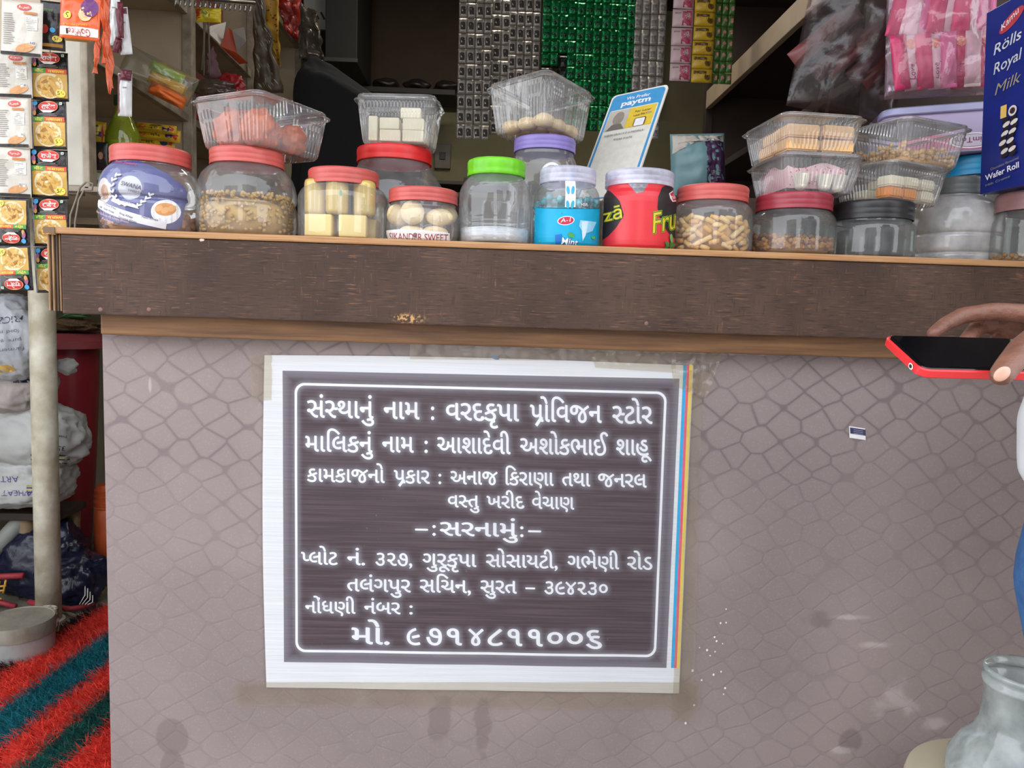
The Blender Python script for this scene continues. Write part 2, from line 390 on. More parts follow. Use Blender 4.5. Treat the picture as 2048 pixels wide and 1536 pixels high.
def panel_mat():
    m = bpy.data.materials.new('mauve_cell_laminate'); m.use_nodes = True; t = m.node_tree; b = t.nodes['Principled BSDF']
    c = nd(t, 'ShaderNodeTexCoord').outputs['Object']
    wob = nd(t, 'ShaderNodeTexNoise'); wob.inputs['Scale'].default_value = 9; t.links.new(c, wob.inputs['Vector'])
    wv = nd(t, 'ShaderNodeVectorMath'); wv.operation = 'MULTIPLY_ADD'; wv.inputs[1].default_value = (.012, 0, .012); t.links.new(wob.outputs['Color'], wv.inputs[0]); t.links.new(c, wv.inputs[2])
    mp = nd(t, 'ShaderNodeMapping'); mp.inputs['Rotation'].default_value = (0, R_(41), 0); mp.inputs['Scale'].default_value = (17.5, 0, 22.5); t.links.new(wv.outputs[0], mp.inputs[0])
    # rotate in world first, then squeeze
    vo = nd(t, 'ShaderNodeTexVoronoi'); vo.feature = 'DISTANCE_TO_EDGE'; vo.voronoi_dimensions = '3D'; vo.inputs['Scale'].default_value = 1; vo.inputs['Randomness'].default_value = .42
    cm = nd(t, 'ShaderNodeVectorMath'); cm.operation = 'MULTIPLY'; cm.inputs[1].default_value = (1, 0, 1); t.links.new(mp.outputs[0], cm.inputs[0]); t.links.new(cm.outputs[0], vo.inputs['Vector'])
    d = vo.outputs['Distance']
    f1 = nd(t, 'ShaderNodeTexVoronoi'); f1.inputs['Scale'].default_value = 1; f1.inputs['Randomness'].default_value = .42; t.links.new(cm.outputs[0], f1.inputs['Vector'])
    corner = step(t, f1.outputs['Distance'], .61, .72)
    line = mathn(t, 'MAXIMUM', step(t, d, .075, .0), mathn(t, 'MULTIPLY', corner, .9))
    soft = step(t, d, .16, .03)
    fade = step(t, noisen(t, c, 3.2, 3), .36, .62)
    sepz = nd(t, 'ShaderNodeSeparateXYZ'); t.links.new(c, sepz.inputs[0])
    worn = step(t, sepz.outputs['Z'], .35, 1.0)          # rubbed paler towards the floor
    fade = mathn(t, 'MULTIPLY', mathn(t, 'ADD', .35, mathn(t, 'MULTIPLY', fade, .65)), mathn(t, 'ADD', .2, mathn(t, 'MULTIPLY', worn, .8)))
    base = mixc(t, step(t, noisen(t, c, 2.2, 5), .3, .7), lin((128, 115, 113)), lin((146, 132, 129)))
    base = mixc(t, mathn(t, 'MULTIPLY', step(t, noisen(t, c, 260, 5), .5, .8), .15), base, lin((188, 176, 174)))
    col = mixc(t, mathn(t, 'MULTIPLY', soft, mathn(t, 'MULTIPLY', fade, .35)), base, lin((120, 106, 108)))
    col = mixc(t, mathn(t, 'MULTIPLY', line, mathn(t, 'MULTIPLY', fade, .75)), col, lin((92, 80, 84)))
    for a in ((345, 1475, .036, .042, (1.0, .85), 14, .5), (345, 1540, .028, .05, (1.0, .85), 14, .4), (880, 1450, .022, .06, (1.1, .7), 30, 1.6), (965, 1455, .018, .07, (1.1, .7), 30, 1.6),
              (1700, 1480, .03, .03, (1, .7), 14, .8), (1640, 1240, .04, .02, (1.1, .3), 30, 2.2)):
        col = mixc(t, mathn(t, 'MULTIPLY', stain(t, c, *a), .6), col, lin((112, 98, 98)))
    for a in ((1790, 1400, .05, .04, (1.1, .3), 26, 2.2), (1700, 1235, .05, .008, (1.1, .3), 40, 1.5), (1755, 1290, .04, .01, (1.1, .3), 30, 1.8), (1680, 1500, .035, .01, (1, .3), 40, 1.5), (1870, 1450, .03, .02, (1, .3), 30, 1.6), (300, 770, .004, .02, (1, .4), 20, .6), (1260, 700, .35, .006, (1, .3), 60, 2.6)):
        col = mixc(t, mathn(t, 'MULTIPLY', stain(t, c, *a), .38), col, lin((200, 190, 184)))
    t.links.new(col, b.inputs['Base Color']); b.inputs['Roughness'].default_value = .42
    bp = nd(t, 'ShaderNodeBump'); bp.inputs['Strength'].default_value = .2; bp.inputs['Distance'].default_value = .002; bp.invert = True
    t.links.new(line, bp.inputs['Height']); t.links.new(bp.outputs[0], b.inputs['Normal']); return m
ply = mat('ply_edge', (184, 142, 98), .6, c2=(160, 112, 70), ns=1, stretch=(12, 40, 400), contrast=.2)
batm = mat('batten_wood', (128, 90, 54), .6, c2=(78, 50, 28), ns=1, stretch=(6, 30, 90), contrast=.25, bump=.2, bs=1)
XR = 1.395
ct = thing('shop_counter', 'long brown laminate shop counter with mauve cell-patterned front panel, carrying the jars', 'counter', (0, YF, 0))
def cb(name, x0, x1, y0, y1, z0, z1, m, b=.0015):
    g = G(); g.box(x0, x1, y0-YF, y1-YF, z0, z1, b=b); return g.obj(name, m, ct)
plank = plank_mat()
cb('fascia_board', XL, XR, YF, YF+.019, ZB, ZL0-.0005, plank, .0025)
cb('worktop', P(100, 458, YF).x, XR, YF-.004, YF+.55, ZL0, ZL1, ply, .003)
cb('batten', P(203, 650, 1.425).x, XR, 1.420, 1.455, P(700, 684, 1.425).z, ZB+.03, batm, .004)
cb('front_panel', P(209, 900, 1.456).x, XR, 1.456, 1.475, -.12, ZB, panel_mat(), .001)
cb('inner_board', P(209, 900, 1.456).x+.02, XR, 1.476, 1.56, .001, ZL0-.002, darkm)
# layered end strip at the left
e0, e1 = P(97, 550, YF+.004).x, P(122, 550, YF+.004).x
n = 6; wdt = (e1-e0)/n
for i in range(n):
    g = G(); dy = (0, .004, .001, .005, .001, .003)[i]
    g.box(e0+wdt*i, e0+wdt*(i+1)-.0006, .002+dy, .06, P(110, 622, YF).z, ZL0-.0008, b=.001)
    g.obj('ply_layer', mat('end_ply_a' if i in (0, 2, 5) else 'end_ply_b', (176, 140, 100) if i in (0, 2, 5) else (86, 66, 52), .75, c2=(120, 88, 60) if i in (0, 2, 5) else (50, 38, 30), ns=1, stretch=(90, 60, 14), bump=.4, bs=1), ct)
g = G(); g.box(e0-.002, P(100, 458, YF).x-.0005+.012, -.006, -.0045, ZL0, ZC-.0005, b=.0004)
g.obj('corner_cap', mat('corner_cap_wood', (120, 92, 70), .6), ct)
for px, py in ((201, 619), (298, 619), (1293, 647), (830, 470)):
    q = P(px, py, YF); g = G(); g.bm(blob(.0042, 1, 0, 2, (1, .25, 1))); g.obj('nail_head', mat('nail_paint', (128, 92, 84), .5), ct, True, (q.x, 0, q.z))
q = P(404, 480, YF); g = G(); g.bm(blob(.005, 4, .6, 2, (1, .3, .6))); g.obj('lime_spot', mat('lime', (215, 205, 190), .9), ct, True, (q.x, 0, q.z))

# ------------------------------------------------------------------ banner on the panel
YB = 1.4545
bn = thing('shop_banner', 'large white printed banner with dark panel and white Gujarati lettering taped to the counter front', 'banner', (0, YB, 0))
def bz(px, py): return .0016*noise.noise(Vector((px*.004, py*.006, 3))) + .0009*math.sin(px*.011+py*.004)
def bmap(px, py, l=0):
    q = P(px, py, YB); y = -.0025-abs(bz(px, py))-l; return (q.x, y, q.z)
# corners of the sheet in the photograph frame
def lerp(a, b, t): return a+(b-a)*t
def quad(tl, tr, br, bl, nx, ny, bow=0):
    v = []
    for j in range(ny+1):
        for i in range(nx+1):
            u, s_ = i/nx, j/ny
            x = lerp(lerp(tl[0], tr[0], u), lerp(bl[0], br[0], u), s_); y = lerp(lerp(tl[1], tr[1], u), lerp(bl[1], br[1], u), s_)
            v.append((x, y))
    f = [(j*(nx+1)+i, j*(nx+1)+i+1, (j+1)*(nx+1)+i+1, (j+1)*(nx+1)+i) for j in range(ny) for i in range(nx)]
    return v, f
g = G(); v, f = quad((530, 710), (1386, 731), (1357, 1385), (534, 1373), 60, 46)
v = [(a+(-6*math.sin((b-710)/665*PI) if a < 600 else 0), b-5*math.sin((a-530)/850*PI)*(1 if b < 800 else 0)) for a, b in v]
n0 = len(v); g.add([bmap(a, b) for a, b in v], f); g.add([(q[0], q[1]+.0006, q[2]) for q in [bmap(a, b) for a, b in v]], f)
flexm = mat('banner_flex', (208, 210, 212), .35, c2=(198, 200, 203), ns=1, stretch=(4, 1, 160), bump=.15, bs=1)
sheet = g.obj('sheet', flexm, bn, True)
# lettering: words placed where the print has them; half forms are cut from the full letters
def halfcut(ch, xc, off):
    v, f = text_raw(ch, off); bm = bmesh.new(); vs = [bm.verts.new((a, b, 0)) for a, b in v]
    for q in f:
        try: bm.faces.new([vs[i] for i in q])
        except ValueError: pass
    bmesh.ops.bisect_plane(bm, geom=bm.verts[:]+bm.edges[:]+bm.faces[:], plane_co=(xc, 0, 0), plane_no=(1, 0, 0), clear_outer=True)
    bmesh.ops.triangulate(bm, faces=bm.faces[:]); bm.verts.index_update()
    r = (np.array([v_.co[:2] for v_ in bm.verts]), [tuple(w_.index for w_ in q.verts) for q in bm.faces]); bm.free(); return r
LI = []
def gword(tokens, off):
    V = []; F = []; x = 0; LI.clear()
    def put(v, f, dx):
        for ci, (sx_, sy_) in enumerate(((-BW, 0), (BW, 0), (0, -BW*.7), (0, BW*.7))):
            o = len(V); V.extend([(a+dx+sx_, b+sy_) for a, b in v]); LI.extend([ci]*len(v)); F.extend([tuple(i+o for i in q) for q in f])
    for tk in tokens:
        if isinstance(tk, str): v, f = text_raw(tk, off); put(v, f, x); x += adv(tk, off)
        elif tk[0] == 'H':
            v, f = text_raw(tk[1], off); mx = v[:, 0].max(); xc = mx-.20; v, f = halfcut(tk[1], xc, off); put(v, f, x); x += xc-.02
        elif tk[0] == 'R':
            v, f = text_raw(tk[1], off); put(v, f, x); mx = v[:, 0].max()
            put([(mx-.10, .20), (mx-.02, .13), (mx-.26, -.16), (mx-.34, -.10)], [(0, 1, 2, 3)], x); x += adv(tk[1], off)
    return np.array(V), F
OFF = 0.0
BW = .017
NH = text_raw('ન', OFF)[0][:, 1].max()
letters = []; lifts = []
def wordpx(tokens, x0, x1, yb, body, off=0.0):
    v, f = gword(tokens, off); k = body/NH; mn, mx = v[:, 0].min(), v[:, 0].max(); v = v.copy()
    sl = (847-834)/(1303-615)
    X = x0+(v[:, 0]-mn)*(x1-x0)/(mx-mn); Y = yb-v[:, 1]*k+sl*(X-x0)
    letters.append((list(zip(X, Y)), f)); lifts.append(list(LI))
def line(y0, x0, y1, x1, body, words):
    for tk, a, b in words: wordpx(tk, a, b, lerp(y0, y1, (a-x0)/(x1-x0)), body)
H, RR = (lambda c: ('H', c)), (lambda c: ('R', c))
line(834, 615, 847, 1303, 34, [(['સં', H('સ'), 'થાનું'], 615, 749), (['નામ'], 768, 839.5), ([':'], 862, 869), (['વરદકૃપા'], 892, 1038), ([RR('પ'), 'ોવિજન'.replace('વિ', 'િવ')], 1059.5, 1203), ([H('સ'), 'ટોર'], 1224, 1304)])
line(901.6, 611, 910, 1303, 31, [(['માિલકનું'], 611.5, 747), (['નામ'], 765, 828), ([':'], 849, 856), (['આશાદેવી'], 874.5, 1021), (['અશોકભાઈ'], 1040, 1216), (['શાહૂ'], 1231.5, 1303)])
line(962, 615, 974, 1292, 26, [(['કામકાજનો'], 615, 770), ([RR('પ'), 'કાર'], 788, 860), ([':'], 877, 883), (['અનાજ'], 901, 995.5), (['િકરાણા'], 1011, 1107), (['તથા'], 1124, 1180), (['જનરલ'], 1195.5, 1292.5)])
line(1013, 896, 1018, 1148, 24, [(['વ', H('સ'), 'તુ'], 896, 959), (['ખરીદ'], 973, 1048.7), (['વેચાણ'], 1064, 1148)])
line(1069, 830, 1073, 1082, 27, [(['–'], 830.5, 856.5), ([':'], 865, 872), (['સરનામું'], 880, 1035.6), ([':'], 1040, 1047), (['–'], 1056, 1082)])
line(1127, 603, 1137.6, 1304, 25, [([H('પ'), 'લોટ'], 603, 676.5), (['નં.'], 695, 731), (['૩૨૭,'], 751, 825), (['ગુરૂકૃપા'], 845, 953), (['સોસાયટી,'], 972, 1115), (['ગભેણી'], 1134, 1237.5), (['રોડ'], 1253.5, 1304)])
line(1181, 695, 1187.7, 1215, 25, [(['તલંગપુર'], 695, 822), (['સિચન,'], 840, 942), (['સુરત'], 961, 1033.5), (['–'], 1050.5, 1070), (['૩૯૪૨૩૦'], 1088, 1215)])
line(1224, 611, 1227, 826, 23, [(['નોંધણી'], 611.5, 711.7), (['નંબર'], 729, 801.5), ([':'], 819, 826)])
line(1286, 703, 1291.6, 1203, 33, [(['મો.'], 703.5, 780)]+[([d], 580+a/2.695, 580+b/2.695) for d, a, b in zip('૯૭૧૪૮૧૧૦૦૬', (630, 735, 845, 960, 1065, 1172, 1282, 1385, 1490, 1592), (705, 820, 928, 1045, 1148, 1252, 1362, 1470, 1578, 1680))])
# printed glow round the letters: a soft halo in the print's own colour
ras = np.zeros((700, 900), np.float32)                     # origin (500, 700)
def rast(V, F):
    V = np.array(V)-[500, 700]
    for q in F:
        for i in range(1, len(q)-1):
            a, b, c = V[q[0]], V[q[i]], V[q[i+1]]
            x0, y0 = np.floor(np.minimum(np.minimum(a, b), c)).astype(int); x1, y1 = np.ceil(np.maximum(np.maximum(a, b), c)).astype(int)
            x0, y0 = max(0, x0), max(0, y0); x1, y1 = min(899, x1), min(699, y1)
            if x1 < x0 or y1 < y0: continue
            X, Y = np.meshgrid(np.arange(x0, x1+1), np.arange(y0, y1+1))
            d = (b[0]-a[0])*(c[1]-a[1])-(c[0]-a[0])*(b[1]-a[1])
            if abs(d) < 1e-6: continue
            u = ((X-a[0])*(c[1]-a[1])-(c[0]-a[0])*(Y-a[1]))/d; s_ = ((b[0]-a[0])*(Y-a[1])-(X-a[0])*(b[1]-a[1]))/d
            mk = (u >= -.15) & (s_ >= -.15) & (u+s_ <= 1.15); sub = ras[y0:y1+1, x0:x1+1]; sub[mk] = 1
for v, f in letters: rast(v, f)
def rrect(x0, y0, x1, y1, r, n=7, skew=None):
    o = []
    for cx, cy, a0 in ((x1-r, y0+r, -90), (x1-r, y1-r, 0), (x0+r, y1-r, 90), (x0+r, y0+r, 180)):
        for k in range(n+1): a = R_(a0+90*k/n); o.append((cx+r*math.cos(a), cy+r*math.sin(a)))
    return o
# the frame line follows the measured slopes of the print
def fr(x, y):   # unit square -> frame px
    tl, tr, br, bl = (590, 765), (1333, 783), (1311, 1313), (592, 1302); return (lerp(lerp(tl[0], tr[0], x), lerp(bl[0], br[0], x), y), lerp(lerp(tl[1], tr[1], x), lerp(bl[1], br[1], x), y))
oa = [fr(a/740, b/535) for a, b in rrect(0, 0, 740, 535, 20)]; ob = [fr(a/740, b/535) for a, b in rrect(5, 5, 735, 530, 16)]
# subdivide the ring lengthwise
def dens(L):
    o = []
    for i in range(len(L)):
        a, b = L[i], L[(i+1) % len(L)]; k = max(1, int(math.dist(a, b)/14))
        for j in range(k): o.append((lerp(a[0], b[0], j/k), lerp(a[1], b[1], j/k)))
    return o
def dens2(A, B):
    oA, oB = [], []
    for i in range(len(A)):
        k = max(1, int(math.dist(A[i], A[(i+1) % len(A)])/14))
        for j in range(k):
            for O, L in ((oA, A), (oB, B)): a, b = L[i], L[(i+1) % len(L)]; O.append((lerp(a[0], b[0], j/k), lerp(a[1], b[1], j/k)))
    return oA, oB
oa, ob = dens2(oa, ob); m_ = len(oa)
ringV = oa+ob; ringF = [(i, (i+1) % m_, m_+(i+1) % m_, m_+i) for i in range(m_)]
rast(ringV, ringF)
def blur(a, r):
    for ax in (0, 1):
        for _ in range(2):
            k = np.ones(2*r+1)/(2*r+1); a = np.apply_along_axis(lambda z: np.convolve(z, k, 'same'), ax, a)
    return a
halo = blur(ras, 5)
NX, NY = 330, 245
v, f = quad((566, 741), (1358, 757), (1332, 1334), (569, 1322), NX, NY)
g = G(); g.add([bmap(a, b, .0003) for a, b in v], f)
pm = bpy.data.materials.new('dark_print'); pm.use_nodes = True; t = pm.node_tree; b_ = t.nodes['Principled BSDF']
at = nd(t, 'ShaderNodeAttribute'); at.attribute_name = 'glow'
cc = nd(t, 'ShaderNodeTexCoord').outputs['Object']
base = mixc(t, step(t, noisen(t, cc, 1, 5, (5, 1, 260)), .35, .7), lin((62, 50, 56)), lin((82, 69, 75)))
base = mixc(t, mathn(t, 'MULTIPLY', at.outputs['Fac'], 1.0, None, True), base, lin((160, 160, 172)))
scr = mathn(t, 'MULTIPLY', step(t, noisen(t, cc, 1, 8, (160, 1, 60)), .66, .76), step(t, noisen(t, cc, 7, 2), .52, .68))
base = mixc(t, mathn(t, 'MULTIPLY', scr, .6), base, lin((170, 160, 165)))
t.links.new(base, b_.inputs['Base Color']); b_.inputs['Roughness'].default_value = .38
bp = nd(t, 'ShaderNodeBump'); bp.inputs['Strength'].default_value = .25; bp.inputs['Distance'].default_value = .001; t.links.new(noisen(t, cc, 1, 5, (5, 1, 260)), bp.inputs['Height']); t.links.new(bp.outputs[0], b_.inputs['Normal'])
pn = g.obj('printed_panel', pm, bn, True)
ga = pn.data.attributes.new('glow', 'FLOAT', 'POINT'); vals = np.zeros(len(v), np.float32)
for i, (x, y) in enumerate(v):
    xi, yi = int(min(899, max(0, x-500))), int(min(699, max(0, y-700)))
    u, s_ = (i % (NX+1))/NX, (i//(NX+1))/NY; e = min(u*1.35, s_, (1-u)*1.35, 1-s_)
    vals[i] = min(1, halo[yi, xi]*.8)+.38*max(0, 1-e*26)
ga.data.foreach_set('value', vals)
g = G(); g.add([bmap(a, b, .0007) for a, b in ringV], ringF); g.obj('frame_line', mat('print_white', (222, 224, 226), .4), bn, fix=False)
for (v, f), li in zip(letters, lifts):
    g = G(); g.add([bmap(a, b, .0009+.00006*q) for (a, b), q in zip(v, li)], f); g.obj('printed_word', mat('print_white', (238, 240, 242)), bn, fix=False)
for nm, c, a0, a1 in (('cyan_stripe', (52, 160, 205), 0, .36), ('magenta_stripe', (226, 84, 120), .36, .66), ('yellow_stripe', (240, 218, 80), .66, 1)):
    g = G(); T0, T1, B0, B1 = (1366, 729), (1384, 729), (1341, 1334), (1358, 1334)
    v, f = quad((lerp(T0[0], T1[0], a0), 729), (lerp(T0[0], T1[0], a1), 729), (lerp(B0[0], B1[0], a1), 1334), (lerp(B0[0], B1[0], a0), 1334), 2, 40)
    g.add([bmap(a, b, .0004) for a, b in v], f); g.obj(nm, ink(c), bn, fix=False)
g = G(); v, f = ell(990, 715, 9, 3.5, 9, .3); g.add([bmap(a, b, .001) for a, b in v], f); g.obj('blue_scrap', ink((50, 110, 160)), bn, fix=False)
# clear sticky tape along the edges of the sheet
tape = clear('tape_film', (242, 238, 230), .07, (215, 208, 198), .22, .35)
def tapestrip(tl, tr, br, bl, nx, ny, seed, amp=.0025):
    g = G(); v, f = quad(tl, tr, br, bl, nx, ny); o = []
    for a, b in v:
        q = bmap(a, b, .0012+amp*abs(noise.noise(Vector((a*.05, b*.05, seed))))*1.3); a2 = 3*noise.noise(Vector((a*.1, b*.1, seed+3))); o.append((q[0]+a2*.0008, q[1], q[2]))
    g.add(o, f); g.obj('tape_strip', tape, bn, True, fix=False)
tapestrip((1340, 716), (1444, 700), (1410, 800), (1345, 770), 24, 20, 1, .007)
tapestrip((1374, 740), (1404, 740), (1384, 1440), (1342, 1440), 8, 70, 2)
tapestrip((470, 1362), (1400, 1362), (1398, 1418), (470, 1408), 80, 6, 3, .0012)
tapestrip((820, 686), (1230, 690), (1230, 722), (820, 718), 60, 5, 4, .002)
tapestrip((500, 712), (545, 700), (545, 800), (505, 800), 6, 14, 5)
tapestrip((1180, 706), (1350, 700), (1350, 745), (1190, 735), 30, 10, 6, .004)
# tiny label stuck on the panel, right of the banner
q = P(1714, 865, 1.456); lb = thing('paper_sticker', 'tiny white and navy sticker on the counter panel right of the banner', 'sticker', (q.x, 1.4555, q.z), (0, 0, 0))
d = Deco(lambda x, z, l: (x*math.cos(.12)-z*math.sin(.12), -l-.0003, z*math.cos(.12)-x*math.sin(.12)*-1*-1))
d.put(rect(-.017, -.013, .017, .011), ink((225, 222, 222))); d.put(rect(-.015, -.004, .0175, .0085), ink((52, 52, 84)))
for k in range(3): d.put(rect(-.008, .0045-.0035*k, .012, .0055-.0035*k), ink((150, 150, 180)))
d.obj('printed_face', lb)
# paint splashes
rnd = random.Random(3); g = G()
for px, py in ((1452, 1218), (1441, 1246), (1452, 1245), (1429, 1274), (1433, 1282), (1445, 1287), (1399, 1295), (1414, 1300), (1430, 1303), (1420, 1311), (1385, 1341), (1442, 1343), (1427, 1349), (1403, 1360), (1450, 1376), (1447, 1388), (1388, 1410), (1371, 1446)):
    q = P(px, py, 1.4555); r = rnd.uniform(.0012, .0026); g.add([(q.x+a[0], q.y-YF-.0006, q.z+a[1]) for a in ell(0, 0, r, r*1.2, 8)[0]], ell(0, 0, 1, 1, 8)[1])
g.obj('paint_specks', mat('white_paint_specks', (232, 228, 222), .7), ct, fix=False)['kind'] = 'stuff'
# ------------------------------------------------------------------ clear jars on the worktop
PET = clear('jar_plastic', (252, 253, 253), .09, (244, 246, 248))
PETD = clear('dusty_jar_plastic', (240, 242, 243), .52, (226, 226, 226), .12)
PETG = clear('grey_jar_plastic', (222, 226, 226), .11, (205, 210, 210))
def lidm(n, c): return mat(n, c, .38, c2=tuple(int(v*.88) for v in c), ns=30, bump=.05)
LRED = lidm('coral_lid', (204, 90, 84)); LBR = lidm('bright_red_lid', (226, 38, 38)); LGR = lidm('green_lid', (112, 206, 20)); LPU = lidm('violet_lid', (140, 124, 196))
LDR = lidm('maroon_lid', (158, 52, 66)); LBK = lidm('black_lid', (36, 36, 38)); LGY = lidm('grey_lid', (122, 128, 128)); LBL = lidm('blue_lid', (24, 150, 205)); LBN = lidm('dusty_pink_lid', (150, 110, 110))
LTR = clear('milky_lid', (225, 225, 240), .55, (222, 222, 240), .15, .4)
ROUND = [(.80, 0), (.92, .012), (.965, .05), (.985, .12), (1, .2), (1, .38), (.985, .43), (.945, .455), (.945, .48), (.985, .51), (1, .56), (.99, .66), (.955, .76), (.89, .86), (.80, .935), (.74, .965)]
CYL = [(.84, 0), (.94, .012), (.985, .05), (1, .12), (1, .50), (1, .72), (.985, .80), (.945, .87), (.88, .93), (.84, .955)]
BALL = [(.72, 0), (.86, .012), (.93, .06), (.985, .2), (1, .36), (1, .52), (.985, .66), (.95, .78), (.89, .88), (.84, .95)]
RINGS = [(.80, 0), (.92, .012), (.96, .05), (.98, .14), (.93, .17), (.98, .20), (.995, .33), (.995, .40), (.95, .43), (.99, .46), (1, .6), (.96, .74), (.86, .85), (.70, .93), (.54, .965)]
JB = {}
class Jar: pass
def jar(key, label, cx, bw, lw, ltop, lh, Yc, prof, lmat, body=PET, lidfn=None, bodyfn=None, z0=None, cat='jar', ridges=2):
    j = Jar(); s = S(cx, 450, Yc); j.R = bw/2*s; j.rl = lw/2*s; j.cx = cx; j.Yc = Yc; j.s = s
    q = P(cx, 450, Yc); zt = P(cx, ltop, Yc-j.rl).z; j.z0 = ZC+.0006 if z0 is None else z0; j.H = zt-j.z0; j.hl = lh*s; j.zt = zt; j.x = q.x
    j.t = thing('plastic_jar', label, cat, (q.x, Yc, j.z0)); Hb = j.H-j.hl*.95; j.Hb = Hb
    pr = [(a*j.R, b*Hb) for a, b in prof]; rn = j.rl*.94
    pr = [(r, z) for r, z in pr if r > rn or z < Hb*.5]
    pr += [(rn+.001, Hb*.975), (rn, Hb), (rn, j.H-.004)]
    # refine for smooth shading
    j.prof = pr; fine = []
    for i in range(len(pr)-1):
        for k in range(3): fine.append((lerp(pr[i][0], pr[i+1][0], k/3), lerp(pr[i][1], pr[i+1][1], k/3)))
    fine.append(pr[-1])
    g = G(); g.lathe(fine, 56, fn=(lambda r, z, a: bodyfn(r, z/Hb, a)) if bodyfn else None, close_top=False); g.obj('body', body, j.t, True)
    # push-in base ring seen through the wall
    L = j.hl; zl = j.H-L; lp = [(j.rl*.985, zl), (j.rl, zl+.0008)]
    for k in range(ridges):
        a = zl+L*(.12+.62*k/ridges); b = L*.62/ridges; lp += [(j.rl, a+b*.1), (j.rl-.0007, a+b*.3), (j.rl-.0007, a+b*.42), (j.rl, a+b*.6)]
    lp += [(j.rl, zl+L*.86), (j.rl-.0012, zl+L*.95), (j.rl-.003, zl+L), (j.rl-.006, zl+L), (j.rl-.008, zl+L-.0015), (j.rl*.6, zl+L-.0015), (.001, zl+L-.0015)]
    g = G(); g.lathe(lp, 96 if lidfn else 64, fn=lidfn, close_bot=False); g.obj('lid', lmat, j.t, 50)
    return j
def rad(j, z):
    zs = [b for a, b in j.prof]; rs = [a for a, b in j.prof]; return float(np.interp(z, zs, rs))
def jmap(j, k=.985):
    """photograph-frame spot -> point on the jar's near wall (jar coordinates)"""
    def fn(px, py, l):
        z = .5*j.Hb
        for _ in range(3):
            r = rad(j, z)*k; xo = max(-.985, min(.985, (px-j.cx)*j.s/r)); th = math.asin(xo); d = j.Yc-r*math.cos(th); q = P(px, py, d); z = max(.001, q.z-j.z0)
        r += l; return (r*math.sin(th), -r*math.cos(th), z)
    return fn
def flip(sh): v, f = sh; return [(a, -b) for a, b in v], f
def TX(s, x0, yb, h, x1=None, rot=0, off=0, shear=0, cx=None, n=0):
    v, f = text(s, x0, -yb, h, x1, off, shear, -rot if rot else 0, 3, cx); sh = ([(a, -b) for a, b in v], f)
    return sh
def gran(name, label, cat, j, top, n, rr, m, seed=1, sub=1, sc=(1, 1, 1), rmax=.9, inner=None, shp=None, slope=0, kind='stuff'):
    """a heap of small pieces inside a jar: one countless object"""
    r_ = random.Random(seed); g = G(); R = rad(j, j.Hb*.3)*rmax
    g.lathe([(R*.84, .003), (R*.93, top*.5), (R*.90, top*.8), (R*.5, top*.93), (.002, top*.96)], 20, mi=0)
    for i in range(n):
        a = r_.uniform(0, 2*PI); q = math.sqrt(r_.uniform(0, 1)); edge = r_.random() < .72
        if edge: q = .96; zz = r_.uniform(.006, top*(.98+slope*math.sin(a)))
        else: zz = top*(.96+slope*math.sin(a)*q)+r_.uniform(-.002, .004)
        bm = shp(r_) if shp else blob(rr*r_.uniform(.7, 1.15), i, .35, sub, sc)
        bmesh.ops.transform(bm, matrix=Matrix.Translation((q*R*math.cos(a), q*R*math.sin(a), zz+.004)) @ Euler((r_.uniform(0, 6), r_.uniform(0, 6), r_.uniform(0, 6))).to_matrix().to_4x4(), verts=bm.verts)
        g.bm(bm, r_.choice([0, 0, 1]))
    o = g.obj(name, m, None, True, (j.x, j.Yc, j.z0)); return tag(o, label, cat, kind=kind)

# 1 far left jar with printed blue label
j1 = jar('a', 'big round clear jar with coral lid and blue printed sweets label, leftmost on the counter', 304, 193, 150, 286, 32, 1.512, ROUND, LRED)
d = Deco(jmap(j1), 3.2); BL = ink((72, 78, 152)); WH = ink((240, 240, 246))
nv = 16
lab = [(231, 340), (250, 327), (275, 321), (305, 322), (335, 332), (362, 348), (385, 372), (391, 385), (389, 402), (386, 430), (384, 452), (375, 462), (340, 458), (300, 452), (262, 444), (236, 436), (229, 400), (227, 365)]
d.put(resample(poly(lab), 5) if False else poly(lab), BL)
# fan of label rebuilt as a grid so that it bends with the wall
d.g = G(); d.mats = []
def inpoly(x, y, L):
    c = False
    for i in range(len(L)):
        x1, y1 = L[i]; x2, y2 = L[i-1]
        if (y1 > y) != (y2 > y) and x < (x2-x1)*(y-y1)/(y2-y1)+x1: c = not c
    return c
def gridpoly(L, stp=3.0):
    xs = [p[0] for p in L]; ys = [p[1] for p in L]; nx = int((max(xs)-min(xs))/stp)+1
    V = []; F = []; rows = int((max(ys)-min(ys))/stp)
    for jx in range(rows+1):
        y = lerp(min(ys)+.05, max(ys)-.05, jx/rows); cr = []
        for i in range(len(L)):
            x1, y1 = L[i]; x2, y2 = L[i-1]
            if (y1 > y) != (y2 > y): cr.append((x2-x1)*(y-y1)/(y2-y1)+x1)
        a, b = min(cr), max(cr); V += [(lerp(a, b, k/nx), y) for k in range(nx+1)]
    for jx in range(rows):
        for i in range(nx): q = jx*(nx+1)+i; F.append((q, q+1, q+nx+2, q+nx+1))
    return V, F
d.put(gridpoly(lab), BL)
d.put(ell(247, 383, 19, 26), ink((226, 216, 210))); d.put(ell(250, 385, 10, 15), ink((186, 130, 90))); 
d.put(ell(305, 377, 22, 24, rings=3), ink((206, 208, 220)))
d.put(ell(362, 425, 21, 24, rings=3), WH); d.put(ell(362, 420, 15, 13, rings=2), ink((214, 152, 92)))
for k in range(3): d.put(ell(353+9*k, 418+4*(k % 2), 5, 7, rot=.6), ink((228, 176, 120)))
d.put(gridpoly([(229, 399), (300, 424), (364, 446), (361, 460), (290, 440), (230, 416)]), ink((226, 226, 234)))
